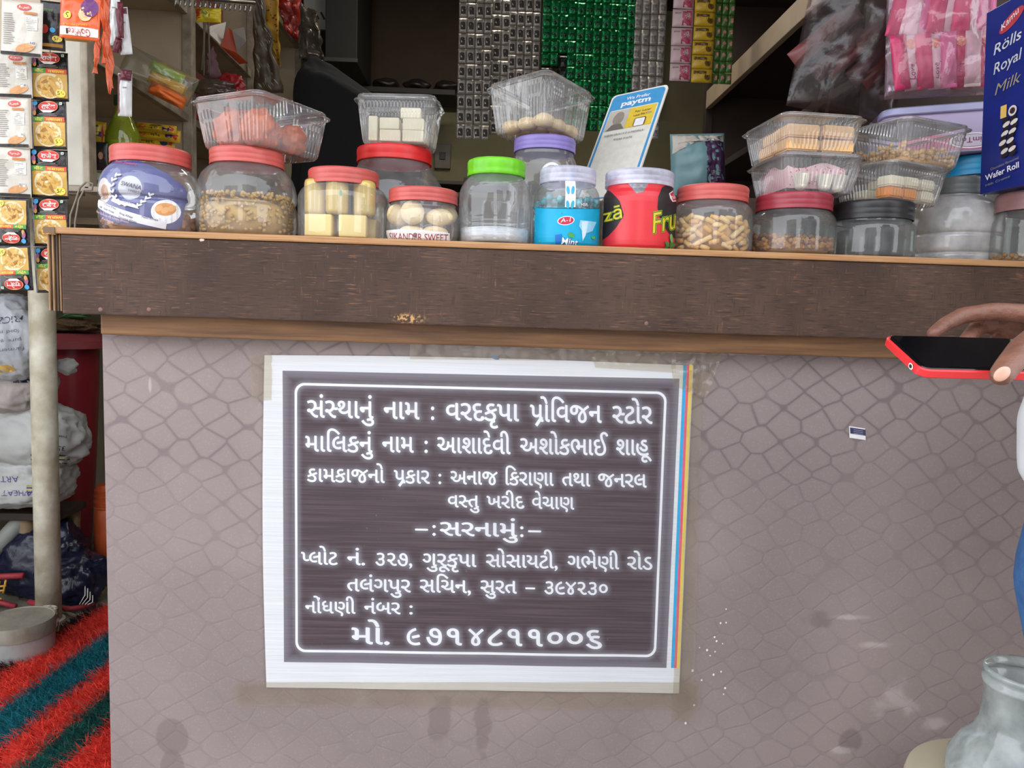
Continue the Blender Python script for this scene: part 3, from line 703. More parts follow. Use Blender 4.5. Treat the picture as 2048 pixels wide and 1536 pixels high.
d.put(TX('Choras Khaja', 251, 411, 4.2, 281, rot=.36), ink((70, 70, 90))); d.put(TX('Gulu Khaja', 250, 420, 4.2, 276, rot=.34), ink((70, 70, 90))); d.put(TX('199', 237, 417, 4.4, rot=.3), ink((70, 70, 90)))
d.put(TX('Ring Khaja', 286, 430, 4.2, 312, rot=.34), ink((70, 70, 90))); d.put(TX('Patti Khaja', 326, 437, 4.2, 352, rot=.25), ink((70, 70, 90))); d.put(TX('Dammia Khaja', 284, 438, 4.2, 318, rot=.3), ink((70, 70, 90)))
d.put(TX('SWANA', 290, 372, 8.5, 327, rot=.28), ink((66, 62, 80))); d.put(TX('SWEETS', 303, 384, 4.6, 326, rot=.3), ink((66, 62, 80)))
d.put(gridpoly([(273, 397), (288, 403), (305, 406), (318, 412), (322, 420), (304, 414), (284, 410), (270, 404)]), WH); d.put(TX('ORIGINAL', 284, 403, 4.6, 313, rot=.3), ink((60, 60, 110)))
for k in range(8):   # laurel leaves
    a = R_(205+k*17); x, y = 305-34*math.cos(R_(-50+k*20)), 374-34*math.sin(R_(-50+k*20)) if False else 0
for k in range(8):
    t_ = R_(130+k*20); x, y = 303+32*math.cos(t_), 378-34*math.sin(t_)
    for sgn in (-1, 1): d.put(ell(x+sgn*3, y, 2.0, 4.6, 8, rot=-t_+sgn*.6), WH, .00001)
for k in range(4):
    x, y = 322+k*6, 412-k*7
    for sgn in (-1, 1): d.put(ell(x+sgn*2, y, 1.8, 4.2, 8, rot=.6+sgn*.6), WH, .00001)
d.put(TX('Best Before 45 Days From', 229, 426, 4.8, 306, rot=.3), ink((226, 190, 190))); d.put(TX('Packing', 247, 440, 4.2, 275, rot=.3), ink((226, 190, 190)))
d.put(TX('Shahi Sweets', 268, 327, 5, 313, rot=.12), ink((214, 90, 110)))
d.obj('printed_label', j1.t)
gran('khaja_sweets', 'brown khaja sweets in the bottom of the blue-labelled jar', 'sweets', j1, .036, 60, .008, [mat('khaja', (206, 150, 98), .6), mat('khaja_dark', (160, 104, 66), .6)], 2)
# 2
j2 = jar('b', 'big round clear jar with coral lid half full of olive-brown snack, second from left', 495, 194, 143, 290, 30, 1.515, ROUND, LRED)
gran('snack_mix', 'olive-brown snack filling lower half of the second jar from left', 'snack', j2, .078, 420, .0042, [mat('namkeen', (196, 158, 78), .6), mat('namkeen_pale', (206, 168, 88), .6)], 3, rmax=.93)
# 3 yellow blocks
j3 = jar('c', 'clear jar with coral lid packed with pale yellow wrapped sweet blocks', 687, 178, 139, 331, 30, 1.505, CYL, LRED)
ylw = mat('soan_yellow', (246, 224, 146), .45, c2=(232, 204, 120), ns=14, coat=.4); cel = clear('cellophane', (240, 236, 215), .04, rough=.1)
def inj(j, x, y, z): return (j.x+x, j.Yc+y, j.z0+z)
lowz = .004; hb = .042
for i, (x, y) in enumerate(((-.036, -.040), (.028, -.044), (-.022, .022), (.040, .020))):
    g = G(); g.box(-.026, .026, -.020, .020, 0, hb, b=.003); o = g.obj('sweet_block', ylw, None, True, inj(j3, x, y, lowz), (0, 0, (-.06, .05, .2, -.1)[i]))
    tag(o, 'square yellow sweet block, '+('front left', 'front right', 'back left', 'back right')[i]+' of the bottom layer in the yellow sweets jar', 'sweet', 'square yellow sweet blocks')
for i, (x, y) in enumerate(((-.048, -.030), (-.004, -.044), (.046, -.032), (-.02, .024), (.032, .024))):
    g = G(); g.lathe([(.016, 0), (.0205, .003), (.0215, .008), (.0215, .058), (.020, .064), (.015, .067)], 24); t_ = thing('wrapped_sweet_roll', 'yellow sweet roll in cellophane, '+('front left', 'front middle', 'front right', 'back left', 'back right')[i]+' of the upper layer in the yellow sweets jar', 'sweet', inj(j3, x, y, lowz+hb+.0015), group='yellow sweet rolls'); g.obj('roll', ylw, t_, True)
    g = G(); g.lathe([(.0165, .0), (.0215, .003), (.0223, .008), (.0223, .058), (.021, .065), (.014, .0685), (.004, .070)], 20, fn=lambda r, z, a, i=i: r+.0006*math.sin(a*9+i+z*90)); g.obj('wrapper', cel, t_, True)
    if i == 1: g = G(); g.add([(.0226*math.sin(.5+a*.01)*1, -.0226*math.cos(.5+a*.01), .038+b) for a, b in ell(0, 0, 12, .006, 12)[0]], ell(0, 0, 1, 1, 12)[1]); g.obj('green_mark', ink((90, 150, 70)), t_, fix=False)
# 4 rear big jar with bright red lid
j4 = jar('d', 'wide empty clear jar with bright red lid, behind the front row', 787, 215, 148, 285, 27, 1.715, [(.7, 0), (.85, .012), (.95, .06), (.99, .2), (1, .4), (.985, .52), (.95, .64), (.88, .76), (.78, .86), (.70, .92)], LBR, ridges=1)
# 5 peda jar
j5 = jar('e', 'small clear jar with coral lid with round pale sweets and a white paper band', 846, 146, 137, 371, 27, 1.487, BALL, LRED)
ped = mat('peda', (238, 218, 176), .75, c2=(224, 198, 152), ns=40, bump=.3, bs=90)
for i, (x, y, z, sc_, rx) in enumerate(((-.016, -.046, .046, (1, .6, 1), .1), (.034, -.036, .040, (1.15, .75, .72), .2), (-.046, -.018, .044, (1, .8, 1), .6), (.044, .006, .050, (1, .7, .9), 0), (0, .02, .050, (1, 1, .8), .3), (-.018, -.030, .012, (1.1, .8, .5), 0), (.026, -.034, .012, (1.1, .8, .5), .1), (.0, .034, .012, (1.2, 1, .5), 0))):
    g = G(); g.bm(blob(.023, i, .05, 3, sc_)); o = g.obj('round_sweet', ped, None, True, inj(j5, x, y, z+.008), (rx, 0, 0)); tag(o, 'round cream sweet '+('at upper front left', 'at upper front right', 'at the upper left wall', 'at the upper right wall', 'at the upper back', 'at lower front left', 'at lower front right', 'at the lower back')[i]+' in the small jar with a white band', 'sweet', 'round cream sweets')
d = Deco(jmap(j5, 1.004), 3.2); d.put(gridpoly([(776, 459), (815, 458), (860, 461), (902, 465), (902, 500), (776, 500)]), ink((240, 238, 238)))
d.put(TX('SIKANDER SWEET', 784, 480, 14, 899, rot=.028), ink((150, 44, 64))); d.obj('paper_band', j5.t)
# 6 green lid
def ribs(amp, n): return lambda r, z, a: r+(amp if math.sin(a*n) > 0 else 0)
def dimple(r, z, a):
    if .56 < z < .86:
        u = math.sin(a*9+.6); 
        if u > .35: return r-.0035*(u-.35)*math.sin((z-.56)/.30*PI)**.4
    if z < .34: return r-.0012*(.5+.5*math.sin(z*95))
    return r
j6 = jar('f', 'empty ribbed clear jar with bright green lid', 990, 146, 114, 312, 31, 1.487, [(.84, 0), (.94, .012), (.985, .05)]+[(1, .05+.04*k) for k in range(1, 8)]+[(.985, .36), (1, .40)]+[(1, .44+.035*k) for k in range(8)]+[(.99, .74), (.965, .80), (.92, .86), (.86, .91), (.80, .95)], LGR, lidfn=ribs(.0007, 48), bodyfn=dimple, ridges=1)
g = G(); g.lathe([(j6.R*.93, .004), (j6.R*.95, .03), (j6.R*.6, .034), (.002, .034)], 30); tag(g.obj('white_reflect', mat('reflect_white', (225, 228, 232), .25, c2=(180, 184, 190), ns=60, bump=.5), None, True, (j6.x, j6.Yc, j6.z0+.001)), 'white shape standing for the reflection in the empty green-lidded jar', 'reflection')  # white reflection in the empty jar, made as a solid white shape
# 7 rear violet lid
j7 = jar('g', 'tall clear jar with violet lid, behind the green-lidded and mint jars', 1084, 140, 122, 266, 26, 1.66, CYL, LPU)
d = Deco(jmap(j7, 1.003), 3.2); d.put(ell(1094, 352, 22, 28, 30, r0=.8), WH); d.put(ell(1094, 352, 15, 21, 30, r0=.7), WH); d.put(TX('G', 1083, 366, 26), ink((70, 70, 80))); d.obj('printed_label', j7.t)
# 8 mint
j8 = jar('h', 'clear jar with milky white lid and bright cyan mint label', 1132, 132, 112, 329, 30, 1.480, CYL, LTR)
d = Deco(jmap(j8, 1.004), 3.2); CY = ink((0, 168, 214))
d.put(gridpoly([(1069, 415), (1195, 416), (1196, 505), (1068, 505)]), CY)
d.put(ell(1125, 441, 16, 9, rot=-.12), WH); d.put(ell(1125, 441, 14.5, 7.6, rot=-.12), ink((196, 44, 74))); d.put(TX('A-1', 1115, 445, 8, 1135, rot=-.12, shear=.2), WH)
d.put(TX('Mint', 1119, 489, 14, 1150, rot=.12, off=.02), ink((30, 60, 130))); d.put(TX('Mint', 1118, 488, 13, 1149, rot=.12, off=.01), WH)
d.put(poly([(1152, 440), (1186, 444), (1178, 462), (1160, 468), (1150, 452)]), ink((150, 210, 240))); d.put(poly([(1155, 443), (1168, 442), (1164, 470), (1158, 482), (1156, 465)]), ink((205, 232, 248)))
d.put(ell(1136, 470, 7, 5, rot=.6), ink((60, 160, 90))); d.put(ell(1180, 475, 4, 3), ink((90, 190, 90)))
d.put(poly([(1108, 490), (1106, 470), (1118, 468), (1119, 484)]), ink((20, 110, 190))); d.put(TX('HSR', 1152, 412, 6, 1165), WH)
d.obj('printed_label', j8.t)
d = Deco(jmap(j8, 1.012), 3.2); d.put(gridpoly([(1122, 342), (1141, 342), (1142, 414), (1122, 414)]), ink((238, 240, 244)))
for k in range(3):
    for s_ in (-1, 1): d.put(ell(1131.5+s_*4.5, 351+k*29, 3.2, 8.5, 12, rot=.12*s_), ink((60, 170, 205)))
d.obj('seal_strip', j8.t)
gran('mint_candies', 'teal wrapped mint candies filling the mint jar', 'candies', j8, .088, 150, .008, [mat('teal_wrap', (20, 150, 165), .25), mat('teal_wrap_b', (120, 205, 215), .25)], 5, rmax=.93)
# 9 fruit
j9 = jar('i', 'clear jar with milky lilac lid and red and black wrap printed with yellow letters', 1275, 146, 135, 333, 30, 1.487, CYL, LTR)
d = Deco(jmap(j9, 1.004), 3.2); RD = mat('red_sleeve', (222, 52, 62), .35, c2=(205, 44, 54)); BK = ink((42, 34, 36)); YL = ink((222, 200, 40)); LG = ink((140, 196, 60))
d.put(gridpoly([(1205, 372), (1218, 358), (1232, 352), (1240, 362), (1256, 385), (1256, 505), (1205, 505)]), RD)
d.put(gridpoly([(1256, 385), (1262, 394), (1270, 382), (1282, 362), (1312, 364), (1344, 372), (1345, 505), (1256, 505)]), RD)
d.put(gridpoly([(1204, 378), (1212, 380), (1228, 402), (1236, 430), (1224, 455), (1212, 472), (1204, 480)]), BK)
d.put(gridpoly([(1308, 372), (1330, 368), (1345, 376), (1345, 478), (1326, 468), (1306, 445), (1297, 415), (1298, 392)]), BK)
d.put(poly([(1322, 386), (1334, 381), (1346, 386), (1346, 402), (1330, 403), (1324, 396)]), WH); d.put(poly([(1324, 387), (1334, 383), (1345, 388), (1345, 400), (1331, 401)]), ink((214, 40, 60))); d.put(TX('Melfeel', 1327, 398, 7, 1346, rot=-.1), WH)
for off_, c_, sx_ in ((.06, LG, 2.4), (.03, BK, 1.3), (0, YL, 0)):
    d.put(TX('Fru', 1290-sx_/2, 466, 40, 1346+sx_/2, rot=-.18, off=off_*.7, shear=.25), c_)
for off_, c_ in ((.05, LG), (.025, BK), (0, YL)): d.put(TX('zā', 1206, 444, 24, 1238, rot=-.3, off=off_*.6, shear=.2), c_)
for k in range(5): d.put(ell(1328+9*math.cos(k*1.25), 490+5*math.sin(k*1.25), 6, 3.5, 10, rot=k*1.25), ink((70, 140, 70)))
d.put(ell(1329, 476, 3.5, 9, 10, rot=-.2), ink((110, 180, 100)))
d.obj('printed_sleeve', j9.t)
# 10 fryums
j10 = jar('j', 'clear jar with coral lid half full of tan puffed snack tubes', 1422, 160, 138, 364, 30, 1.494, CYL, LRED)
fry = [mat('fryum_'+n_, c_, .7, bump=.2, bs=120) for n_, c_ in (('tan', (232, 188, 112)), ('pale', (240, 206, 140)), ('ochre', (222, 168, 84)))]
def tubeshape(r_):
    g_ = G(); L = r_.uniform(.017, .024); a = r_.uniform(-.35, .35); g_.tube([(-L/2, 0, 0), (-L/4, 0, a*.006), (0, 0, a*.009), (L/4, 0, a*.006), (L/2, 0, 0)], [.0044, .0052, .0054, .0052, .0044], 7); return g_
r_ = random.Random(11); base_t = []
for k in range(6): base_t.append(tubeshape(r_).obj('snack_tube', fry[k % 3], None, True))
first = True; used_ = set()
for lay in range(8):
    for k in range(13):
        a = 2*PI*(k+.5*(lay % 2))/13+r_.uniform(-.1, .1); 
        if math.sin(a) > .55: continue
        q = j10.R*(.86 if lay < 7 else .72)-r_.uniform(0, .006); z = .008+lay*.0083+r_.uniform(-.002, .002)
        src = base_t[(lay*5+k) % 6]; 
        if src.name in used_: o = src.copy(); COL.objects.link(o)
        else: o = src; used_.add(src.name)
        o.location = inj(j10, q*math.cos(a), q*math.sin(a), z); o.rotation_euler = (0, r_.uniform(-.7, .7), a+PI/2+r_.uniform(-.3, .3))
        tag(o, 'small tan puffed snack tube in the jar right of the red and black one', 'snack', 'tan puffed snack tubes')
g = G(); g.lathe([(j10.R*.70, .004), (j10.R*.76, .05), (j10.R*.5, .062), (.002, .064)], 24, fn=lambda r, z, a: r+.003*math.sin(a*11+z*300)); tag(g.obj('snack_heap', fry[2], None, True, (j10.x, j10.Yc, j10.z0)), 'inner heap of tan puffed snack behind the tubes', 'snack', kind='stuff')
# 11 12 13 14
j11 = jar('k', 'clear jar with maroon lid and a low heap of brown nut snack', 1585, 161, 144, 380, 31, 1.495, CYL, LDR, body=PETG)
gran('fried_nut_snack', 'brown fried nut snack heaped low in the maroon-lidded jar', 'snack', j11, .036, 230, .0052, [mat('nut_brown', (226, 156, 70), .6), mat('nut_dark', (158, 92, 48), .6)], 7, slope=.3, rmax=.95)
j12 = jar('l', 'clear smoky jar with black lid standing empty', 1742, 162, 150, 396, 34, 1.497, CYL, LBK, body=PETG)
j13 = jar('m', 'cloudy round jar with ringed wall and grey screw lid', 1908, 170, 95, 349, 32, 1.62, RINGS, LGY, body=PETD)
j14 = jar('n', 'clear jar with dusty pink lid under the blue wafer carton at the right edge', 2082, 166, 160, 372, 36, 1.49, CYL, LBN, body=PETG)
gran('pale_nut_snack', 'pale nut snack in bottom of the jar at the right edge', 'snack', j14, .014, 120, .005, [mat('nut_pale', (212, 168, 110), .6), mat('nut_brown', (206, 142, 66))], 9, rmax=.95)
j15 = jar('o', 'tall jar with bright blue lid behind the grey-lidded jar', 1945, 150, 128, 305, 36, 1.82, CYL, LBL, body=PETG)

# ------------------------------------------------------------------ ribbed clear sweet boxes
BOXM = clear('box_plastic', (251, 252, 252), .11, (244, 246, 248), rough=.05, edge=.9, bmp=.02)
def rr_pts(a, b, r, n=240):
    """n points round a rounded rectangle, with side index and position along the side"""
    segs = []; L = 2*(a-2*r)+2*(b-2*r)+2*PI*r; o = []
    for k in range(n):
        s_ = L*k/n; 
        for side, ln in ((0, a-2*r), (1, PI*r/2), (2, b-2*r), (3, PI*r/2), (4, a-2*r), (5, PI*r/2), (6, b-2*r), (7, PI*r/2)):
            if s_ <= ln: break
            s_ -= ln
        t_ = s_/ln
        c = {0: (-a/2+r+s_, -b/2, 0, -1), 2: (a/2, -b/2+r+s_, 1, 0), 4: (a/2-r-s_, b/2, 0, 1), 6: (-a/2, b/2-r-s_, -1, 0)}
        if side in c: x, y, nx, ny = c[side]
        else:
            an = {1: -PI/2, 3: 0, 5: PI/2, 7: PI}[side]+t_*PI/2; cx_, cy_ = {1: (a/2-r, -b/2+r), 3: (a/2-r, b/2-r), 5: (-a/2+r, b/2-r), 7: (-a/2+r, -b/2+r)}[side]
            nx, ny = math.cos(an), math.sin(an); x, y = cx_+r*nx, cy_+r*ny
        o.append((x, y, nx, ny, side, t_))
    return o
def sweetbox(label, cx, cy, z0, a, b, h, rz=0, tx=0, ty=0, gaps=((.28, .42), (.58, .72)), mat_=BOXM, group=None):
    t_ = thing('sweet_box', label, 'box', (cx, cy, z0), (tx, ty, rz), group)
    n = 300
    def loop(k, z, out=0, rib=0, r=.022):
        v = []
        for i, (x, y, nx, ny, sd, t2) in enumerate(rr_pts(a, b, r, n)):
            w_ = out; 
            if rib and sd % 2 == 0 and not any(g0 < t2 < g1 for g0, g1 in gaps): w_ += rib*(1 if (i//2) % 2 else -1)
            elif rib and sd % 2: w_ += rib*(1 if (i//2) % 2 else -1)*.8
            v.append((x*k+nx*w_, y*k+ny*w_, z))
        return v
    rows = [loop(.76, .0), loop(.80, .001), loop(.835, .006, 0, .0006), loop(.85, .014, 0, .0011), loop(.90, h*.5, 0, .0011), loop(.95, h*.86, 0, .0011), loop(.965, h*.93), loop(.97, h*.955), loop(1.0, h*.96), loop(1.0, h*.975)]
    g = G(); v = [p for r in rows for p in r]; f = []
    for i in range(len(rows)-1):
        for k in range(n): f.append((i*n+k, i*n+(k+1) % n, (i+1)*n+(k+1) % n, (i+1)*n+k))
    f.append(tuple(range(n))[::-1]); g.add(v, f); g.obj('tray', mat_, t_, 35)
    rows = [loop(1.0, h*.955, .0035), loop(1.0, h*.985, .005), loop(1.0, h*1.0, .003), loop(.985, h*1.005), loop(.98, h*1.04), loop(.972, h*1.05), loop(.965, h*1.085), loop(.955, h*1.095), loop(.90, h*1.10), loop(.88, h*1.075), loop(.3, h*1.07)]
    g = G(); v = [p for r in rows for p in r]; f = []
    for i in range(len(rows)-1):
        for k in range(n): f.append((i*n+k, i*n+(k+1) % n, (i+1)*n+(k+1) % n, (i+1)*n+k))
    f.append(tuple(range((len(rows)-1)*n, len(rows)*n))); g.add(v, f); g.obj('box_lid', mat_, t_, 35)
    M = Matrix.Translation((cx, cy, z0)) @ Euler((tx, ty, rz)).to_matrix().to_4x4()
    t_['_k'] = 0; del t_['_k']
    return t_, M
def at(M, x, y, z, rz=0, rx=0, ry=0): return M @ Matrix.Translation((x, y, z)) @ Euler((rx, ry, rz)).to_matrix().to_4x4()
def place(o, W): o.matrix_world = W; o.location, o.rotation_euler = W.to_translation(), W.to_euler(); return o
def block(name, label, cat, group, m, W, sx_, sy_, sz_, b=.0018, rough=0, seed=0):
    bm = bmesh.new(); bmesh.ops.create_cube(bm, size=1); bmesh.ops.scale(bm, vec=(sx_, sy_, sz_), verts=bm.verts); bmesh.ops.bevel(bm, geom=bm.edges[:], offset=b, segments=2, affect='EDGES')
    if rough:
        bmesh.ops.subdivide_edges(bm, edges=bm.edges[:], cuts=2, use_grid_fill=True)
        for v in bm.verts: v.co += v.co.normalized()*rough*noise.noise(v.co*90+Vector((seed*3, 0, 0)))
    g = G(); g.bm(bm); o = g.obj(name, m, None, 40); place(o, W); return tag(o, label, cat, group)
# A orange sweets box on jar 2
q = P(526, 200, 1.545)
bA, MA = sweetbox('large ribbed clear box of orange sweets on the second jar from left', q.x, 1.545, j2.zt+.0005, .182, .205, .088, R_(-28), 0, 0)
orm = mat('orange_sweet', (214, 104, 40), .45, c2=(182, 70, 22), ns=30, bump=.35, bs=60, coat=.3)
for i, (x, y, z, r, sc_) in enumerate(((-.040, -.034, .044, .042, (1.05, .9, .95)), (.032, -.038, .040, .036, (1, 1, 1)), (-.03, .042, .038, .034, (1, 1, .95)), (.035, .040, .036, .032, (1, 1, .9)))):
    g = G(); g.bm(blob(r, i, .26, 4, sc_, 2.2)); o = g.obj('orange_sweet', orm, None, True); place(o, at(MA, x, y, z+.002)); tag(o, 'large orange-brown sweet '+('front left', 'front right', 'back left', 'back right')[i]+' in the large box on the second jar', 'sweet', 'orange sweets in the large box')
# B white barfi
q = P(801, 230, 1.70)
bB, MB = sweetbox('small clear box of white sweet bricks on the bright red lid', q.x, 1.70, j4.zt+.0005, .176, .13, .094, R_(-4), gaps=((.0, .0),))
wb = mat('white_barfi', (246, 240, 214), .7, c2=(236, 226, 194), ns=40, bump=.15)
for i, (x, y, z, a_, b_, c_) in enumerate(((-.052, -.030, .035, .019, .024, .052), (-.014, -.030, .020, .045, .030, .024), (-.016, -.028, .046, .042, .030, .024), (.036, -.030, .020, .046, .030, .024), (.036, -.026, .0455, .046, .030, .024), (.028, -.018, .071, .044, .03, .022), (-.02, .022, .020, .05, .04, .024), (-.02, .022, .046, .05, .04, .024), (.036, .024, .03, .045, .04, .03))):
    block('white_sweet_brick', 'white sweet brick '+('standing upright at front left', 'at bottom front middle', 'second layer front middle', 'at bottom front right', 'second layer front right', 'topmost at front right', 'at bottom back left', 'upper back left', 'at back right')[i]+' in the box on the bright red lid', 'sweet', 'white sweet bricks', wb, at(MB, x, y, z, .03*math.sin(i*3)), a_, b_, c_, .0012)
# C box on violet lid
q = P(1082, 230, 1.665)
bC, MC = sweetbox('clear ribbed box of soft pale sweets tilted on the violet lid', q.x, 1.665, j7.zt+.004, .168, .185, .098, R_(-40), R_(-3), R_(-3))
pc = mat('pale_sweet', (232, 204, 152), .6, c2=(222, 186, 128), ns=25)
for i in range(9):
    x, y = (i % 3-1)*.042, (i//3-1)*.046; g = G(); g.bm(blob(.023, i+3, .12, 2, (1, 1.05, .62))); o = g.obj('soft_sweet', pc, None, True); place(o, at(MC, x, y, .020)); tag(o, 'soft pale sweet in the '+('front', 'middle', 'back')[i//3]+' row '+('left', 'centre', 'right')[i % 3]+' of the tilted box on the violet lid', 'sweet', 'soft pale sweets')
# D stack on jar 11
q = P(1606, 330, 1.52)
bD, MD = sweetbox('lower clear box with pink patterned paper on the maroon lid', q.x, 1.515, j11.zt+.0005, .168, .185, .066, R_(2), R_(0), 0, gaps=((0, 0),))
pk = mat('pink_paper', (232, 196, 200), .6, c2=(228, 186, 192), ns=20)
t_ = thing('pink_paper_liner', 'pale pink printed paper sheet standing inside the lower box', 'paper', MD @ Vector((0, 0, 0)), (0, 0, R_(2)))
g = G()
for (x0, y0, x1, y1) in ((-.058, -.056, .058, -.056), (.058, -.056, .060, .05), (-.058, -.056, -.060, .05)):
    v = []; n_ = 16
    for jz in range(2):
        for i in range(n_+1): u = i/n_; v.append((lerp(x0, x1, u), lerp(y0, y1, u)+.001*math.sin(u*20), .010+jz*(.044+.006*math.sin(u*7+x0*50))))
    g.add(v, [(i, i+1, n_+2+i, n_+1+i) for i in range(n_)])
g.obj('sheet', pk, t_, True)
d = Deco(lambda x, z, l: (x, -.0568-l, z)); r_ = random.Random(5)
for k in range(46): d.put(ell(r_.uniform(-.052, .055), r_.uniform(.014, .052), .0011, .0024, 6, rot=r_.uniform(0, 3)), ink((196, 62, 84)), .000004)
d.obj('leaf_print', t_)
cupm = mat('paper_cup', (236, 230, 216), .7)
for i, (x, y) in enumerate(((-.034, -.076), (.012, -.076), (.04, -.073))):
    g = G(); g.lathe([(.0105, 0), (.0115, .001), (.017, .021)], 60, fn=lambda r, z, a: r+(.0011 if math.sin(a*22) > 0 else -.0004)*(z > .005), close_top=False); g.bm(bm=blob(.012, i, .1, 2, (1, 1, .8)))
    o = g.obj('paper_cup_sweet', cupm, None, 30); place(o, at(MD, x, y*.88, .013)); tag(o, ('left', 'middle', 'right')[i]+' fluted white paper cup with a cream sweet in the pink paper box', 'sweet', 'sweets in paper cups')
zD = j11.zt+.066*1.1+.001
q = P(1600, 270, 1.54)
bD2, MD2 = sweetbox('upper clear box of tan sweet slabs, stacked above the pink paper box', q.x, 1.535, zD, .172, .195, .070, R_(5), gaps=((0, 0),))
tanm = mat('tan_barfi', (234, 190, 132), .6, c2=(220, 172, 114), ns=30)
for i, (x, y, z) in enumerate(((-.036, -.054, .019), (.036, -.054, .019), (-.036, -.054, .045), (.036, -.052, .047), (-.036, .012, .019), (.036, .012, .019), (-.03, .012, .045), (.04, .014, .045))):
    block('tan_sweet_slab', 'tan sweet slab '+('bottom front left', 'bottom front right', 'top front left', 'top front right', 'bottom back left', 'bottom back right', 'top back left', 'top back right')[i]+' in the box above the pink paper box', 'sweet', 'tan sweet slabs', tanm, at(MD2, x, y, z, .05*math.sin(i*5)), .066, .058, .024, .003)
# E stack on jar 12
q = P(1782, 350, 1.52)
bE, ME = sweetbox('lower clear box of white and orange sweets on the black lid', q.x, 1.525, j12.zt+.0005, .180, .150, .070, R_(24), gaps=((0, 0),))
om2 = mat('orange_barfi', (250, 160, 50), .6, c2=(226, 134, 40))
for i, (x, y, z, m_) in enumerate(((-.052, -.042, .018, om2), (-.010, -.042, .018, om2), (.042, -.042, .018, wb), (-.050, -.042, .040, wb), (-.006, -.042, .041, wb), (.042, -.042, .041, wb), (-.04, .02, .02, wb), (.03, .02, .02, om2), (0, .02, .044, wb))):
    block('two_tone_sweet', ('orange' if m_ is om2 else 'white')+' sweet slab '+('bottom front left', 'bottom front middle', 'bottom front right', 'top front left', 'top front middle', 'top front right', 'bottom back left', 'bottom back right', 'top back')[i]+' in the lower box on the black lid', 'sweet', ('orange' if m_ is om2 else 'white')+' slabs in the lower box', m_, at(ME, x, y, z, .06*math.sin(i*4)), .040, .034, .020, .003)
zE = j12.zt+.070*1.1+.001
q = P(1806, 270, 1.55)
bE2, ME2 = sweetbox('upper clear box of nut brittle, stacked above the white and orange sweets', q.x, 1.55, zE, .188, .175, .078, R_(20), gaps=((0, 0),))
g = G(); r_ = random.Random(8)
for i in range(420):
    x, y = r_.uniform(-.072, .072), r_.uniform(-.066, .066); z = .012+r_.uniform(0, .022)+.007*math.sin(x*60)
    bm = blob(r_.uniform(.004, .0078), i, .25, 1, (1, .85, .8)); bmesh.ops.translate(bm, vec=(x, y, z), verts=bm.verts); g.bm(bm, r_.choice([0, 0, 1]))
g.box(-.068, .068, -.062, .062, .004, .013, 1)
o = g.obj('nut_brittle', [mat('peanut', (244, 204, 140), .6), mat('peanut_dark', (222, 172, 106), .5)], None, True); place(o, ME2.copy()); tag(o, 'golden nut brittle pieces inside the upper box', 'brittle', kind='stuff')

# ------------------------------------------------------------------ payment sign board
A_, B_, C_ = P(1226, 192, 1.86), P(1338, 168, 1.765), P(1338, 168, 1.765)
wv = (B_-A_); wl = wv.length; ux = wv.normalized(); dn = (P(1185, 330, 1.76)-A_); dn = (dn-ux*dn.dot(ux)).normalized(); nrm = ux.cross(-dn).normalized()
if nrm.y > 0: nrm = -nrm
zb = (A_.z-ZC-.004)/(-dn.z) if dn.z < 0 else .3
Hs = min(zb, .33)
Mx = Matrix.Identity(4)
for i, c_ in enumerate((ux, -nrm, -dn)):
    for k in range(3): Mx[k][i] = c_[k]
Mx.translation = A_
sg = thing('payment_sign', 'tilted white and blue payment sign board behind the lilac-lidded jar', 'sign', (0, 0, 0)); place(sg, Mx)
bl = rrect(0, 0, wl, Hs, .012, 5)
g = G(); v = [(x, 0, -y) for x, y in bl]+[(x, .004, -y) for x, y in bl]; m_ = len(bl)
g.add(v, [tuple(range(m_)), tuple(range(m_, 2*m_))[::-1]]+[(i, (i+1) % m_, m_+(i+1) % m_, m_+i) for i in range(m_)]); g.obj('board', mat('sign_white', (232, 230, 222), .35), sg)
d = Deco(lambda x, z, l: (x*wl, -l, -z*wl)); hh = Hs/wl
sb = ink((70, 150, 205))
def rp(x0, y0, x1, y1, r): return poly(rrect(x0, y0, x1, y1, r, 5))
d.put(rp(.03, .03, .97, hh-.03, .09), sb); d.put(rp(.07, .36, .93, hh-.06, .03), ink((228, 226, 216)))
def ST(s, x0, yb, h, x1=None, **k): v, f = text(s, x0, 0, h, x1, **k); return [(a, yb-b) for a, b in v], f
d.put(ST('We Prefer', .30, .17, .065, .72, off=.01), WH); d.put(ST('paytm', .24, .29, .105, .76, off=.03), WH)
d.put(rect(.45, .38, .91, .80), ink((226, 194, 66))); d.put(rect(.08, .38, .45, .80), ink((190, 186, 176)))
d.put(ell(.28, .56, .10, .14), ink((150, 140, 128))); d.put(poly([(.12, .80), (.20, .68), (.36, .68), (.44, .80)]), ink((120, 114, 108)))
d.put(ST('For Later', .56, .50, .045, .84), ink((60, 60, 60))); d.put(ST('use', .55, .58, .04, .66), ink((60, 60, 60))); d.put(ST('PAY', .68, .58, .045, .79), ink((40, 44, 80))); d.put(ST('TM', .79, .58, .045, .86), sb)
d.put(rp(.60, .63, .80, .80, .03), ink((50, 50, 50))); d.put(rp(.615, .645, .785, .80, .02), WH)
d.put(ST('RAJESH SAHU S O SUNDARLA...', .14, .93, .036, .86), ink((70, 70, 70))); d.put(ST('97244 51673', .34, 1.04, .036, .66), ink((70, 70, 70)))
d.obj('printed_face', sg)
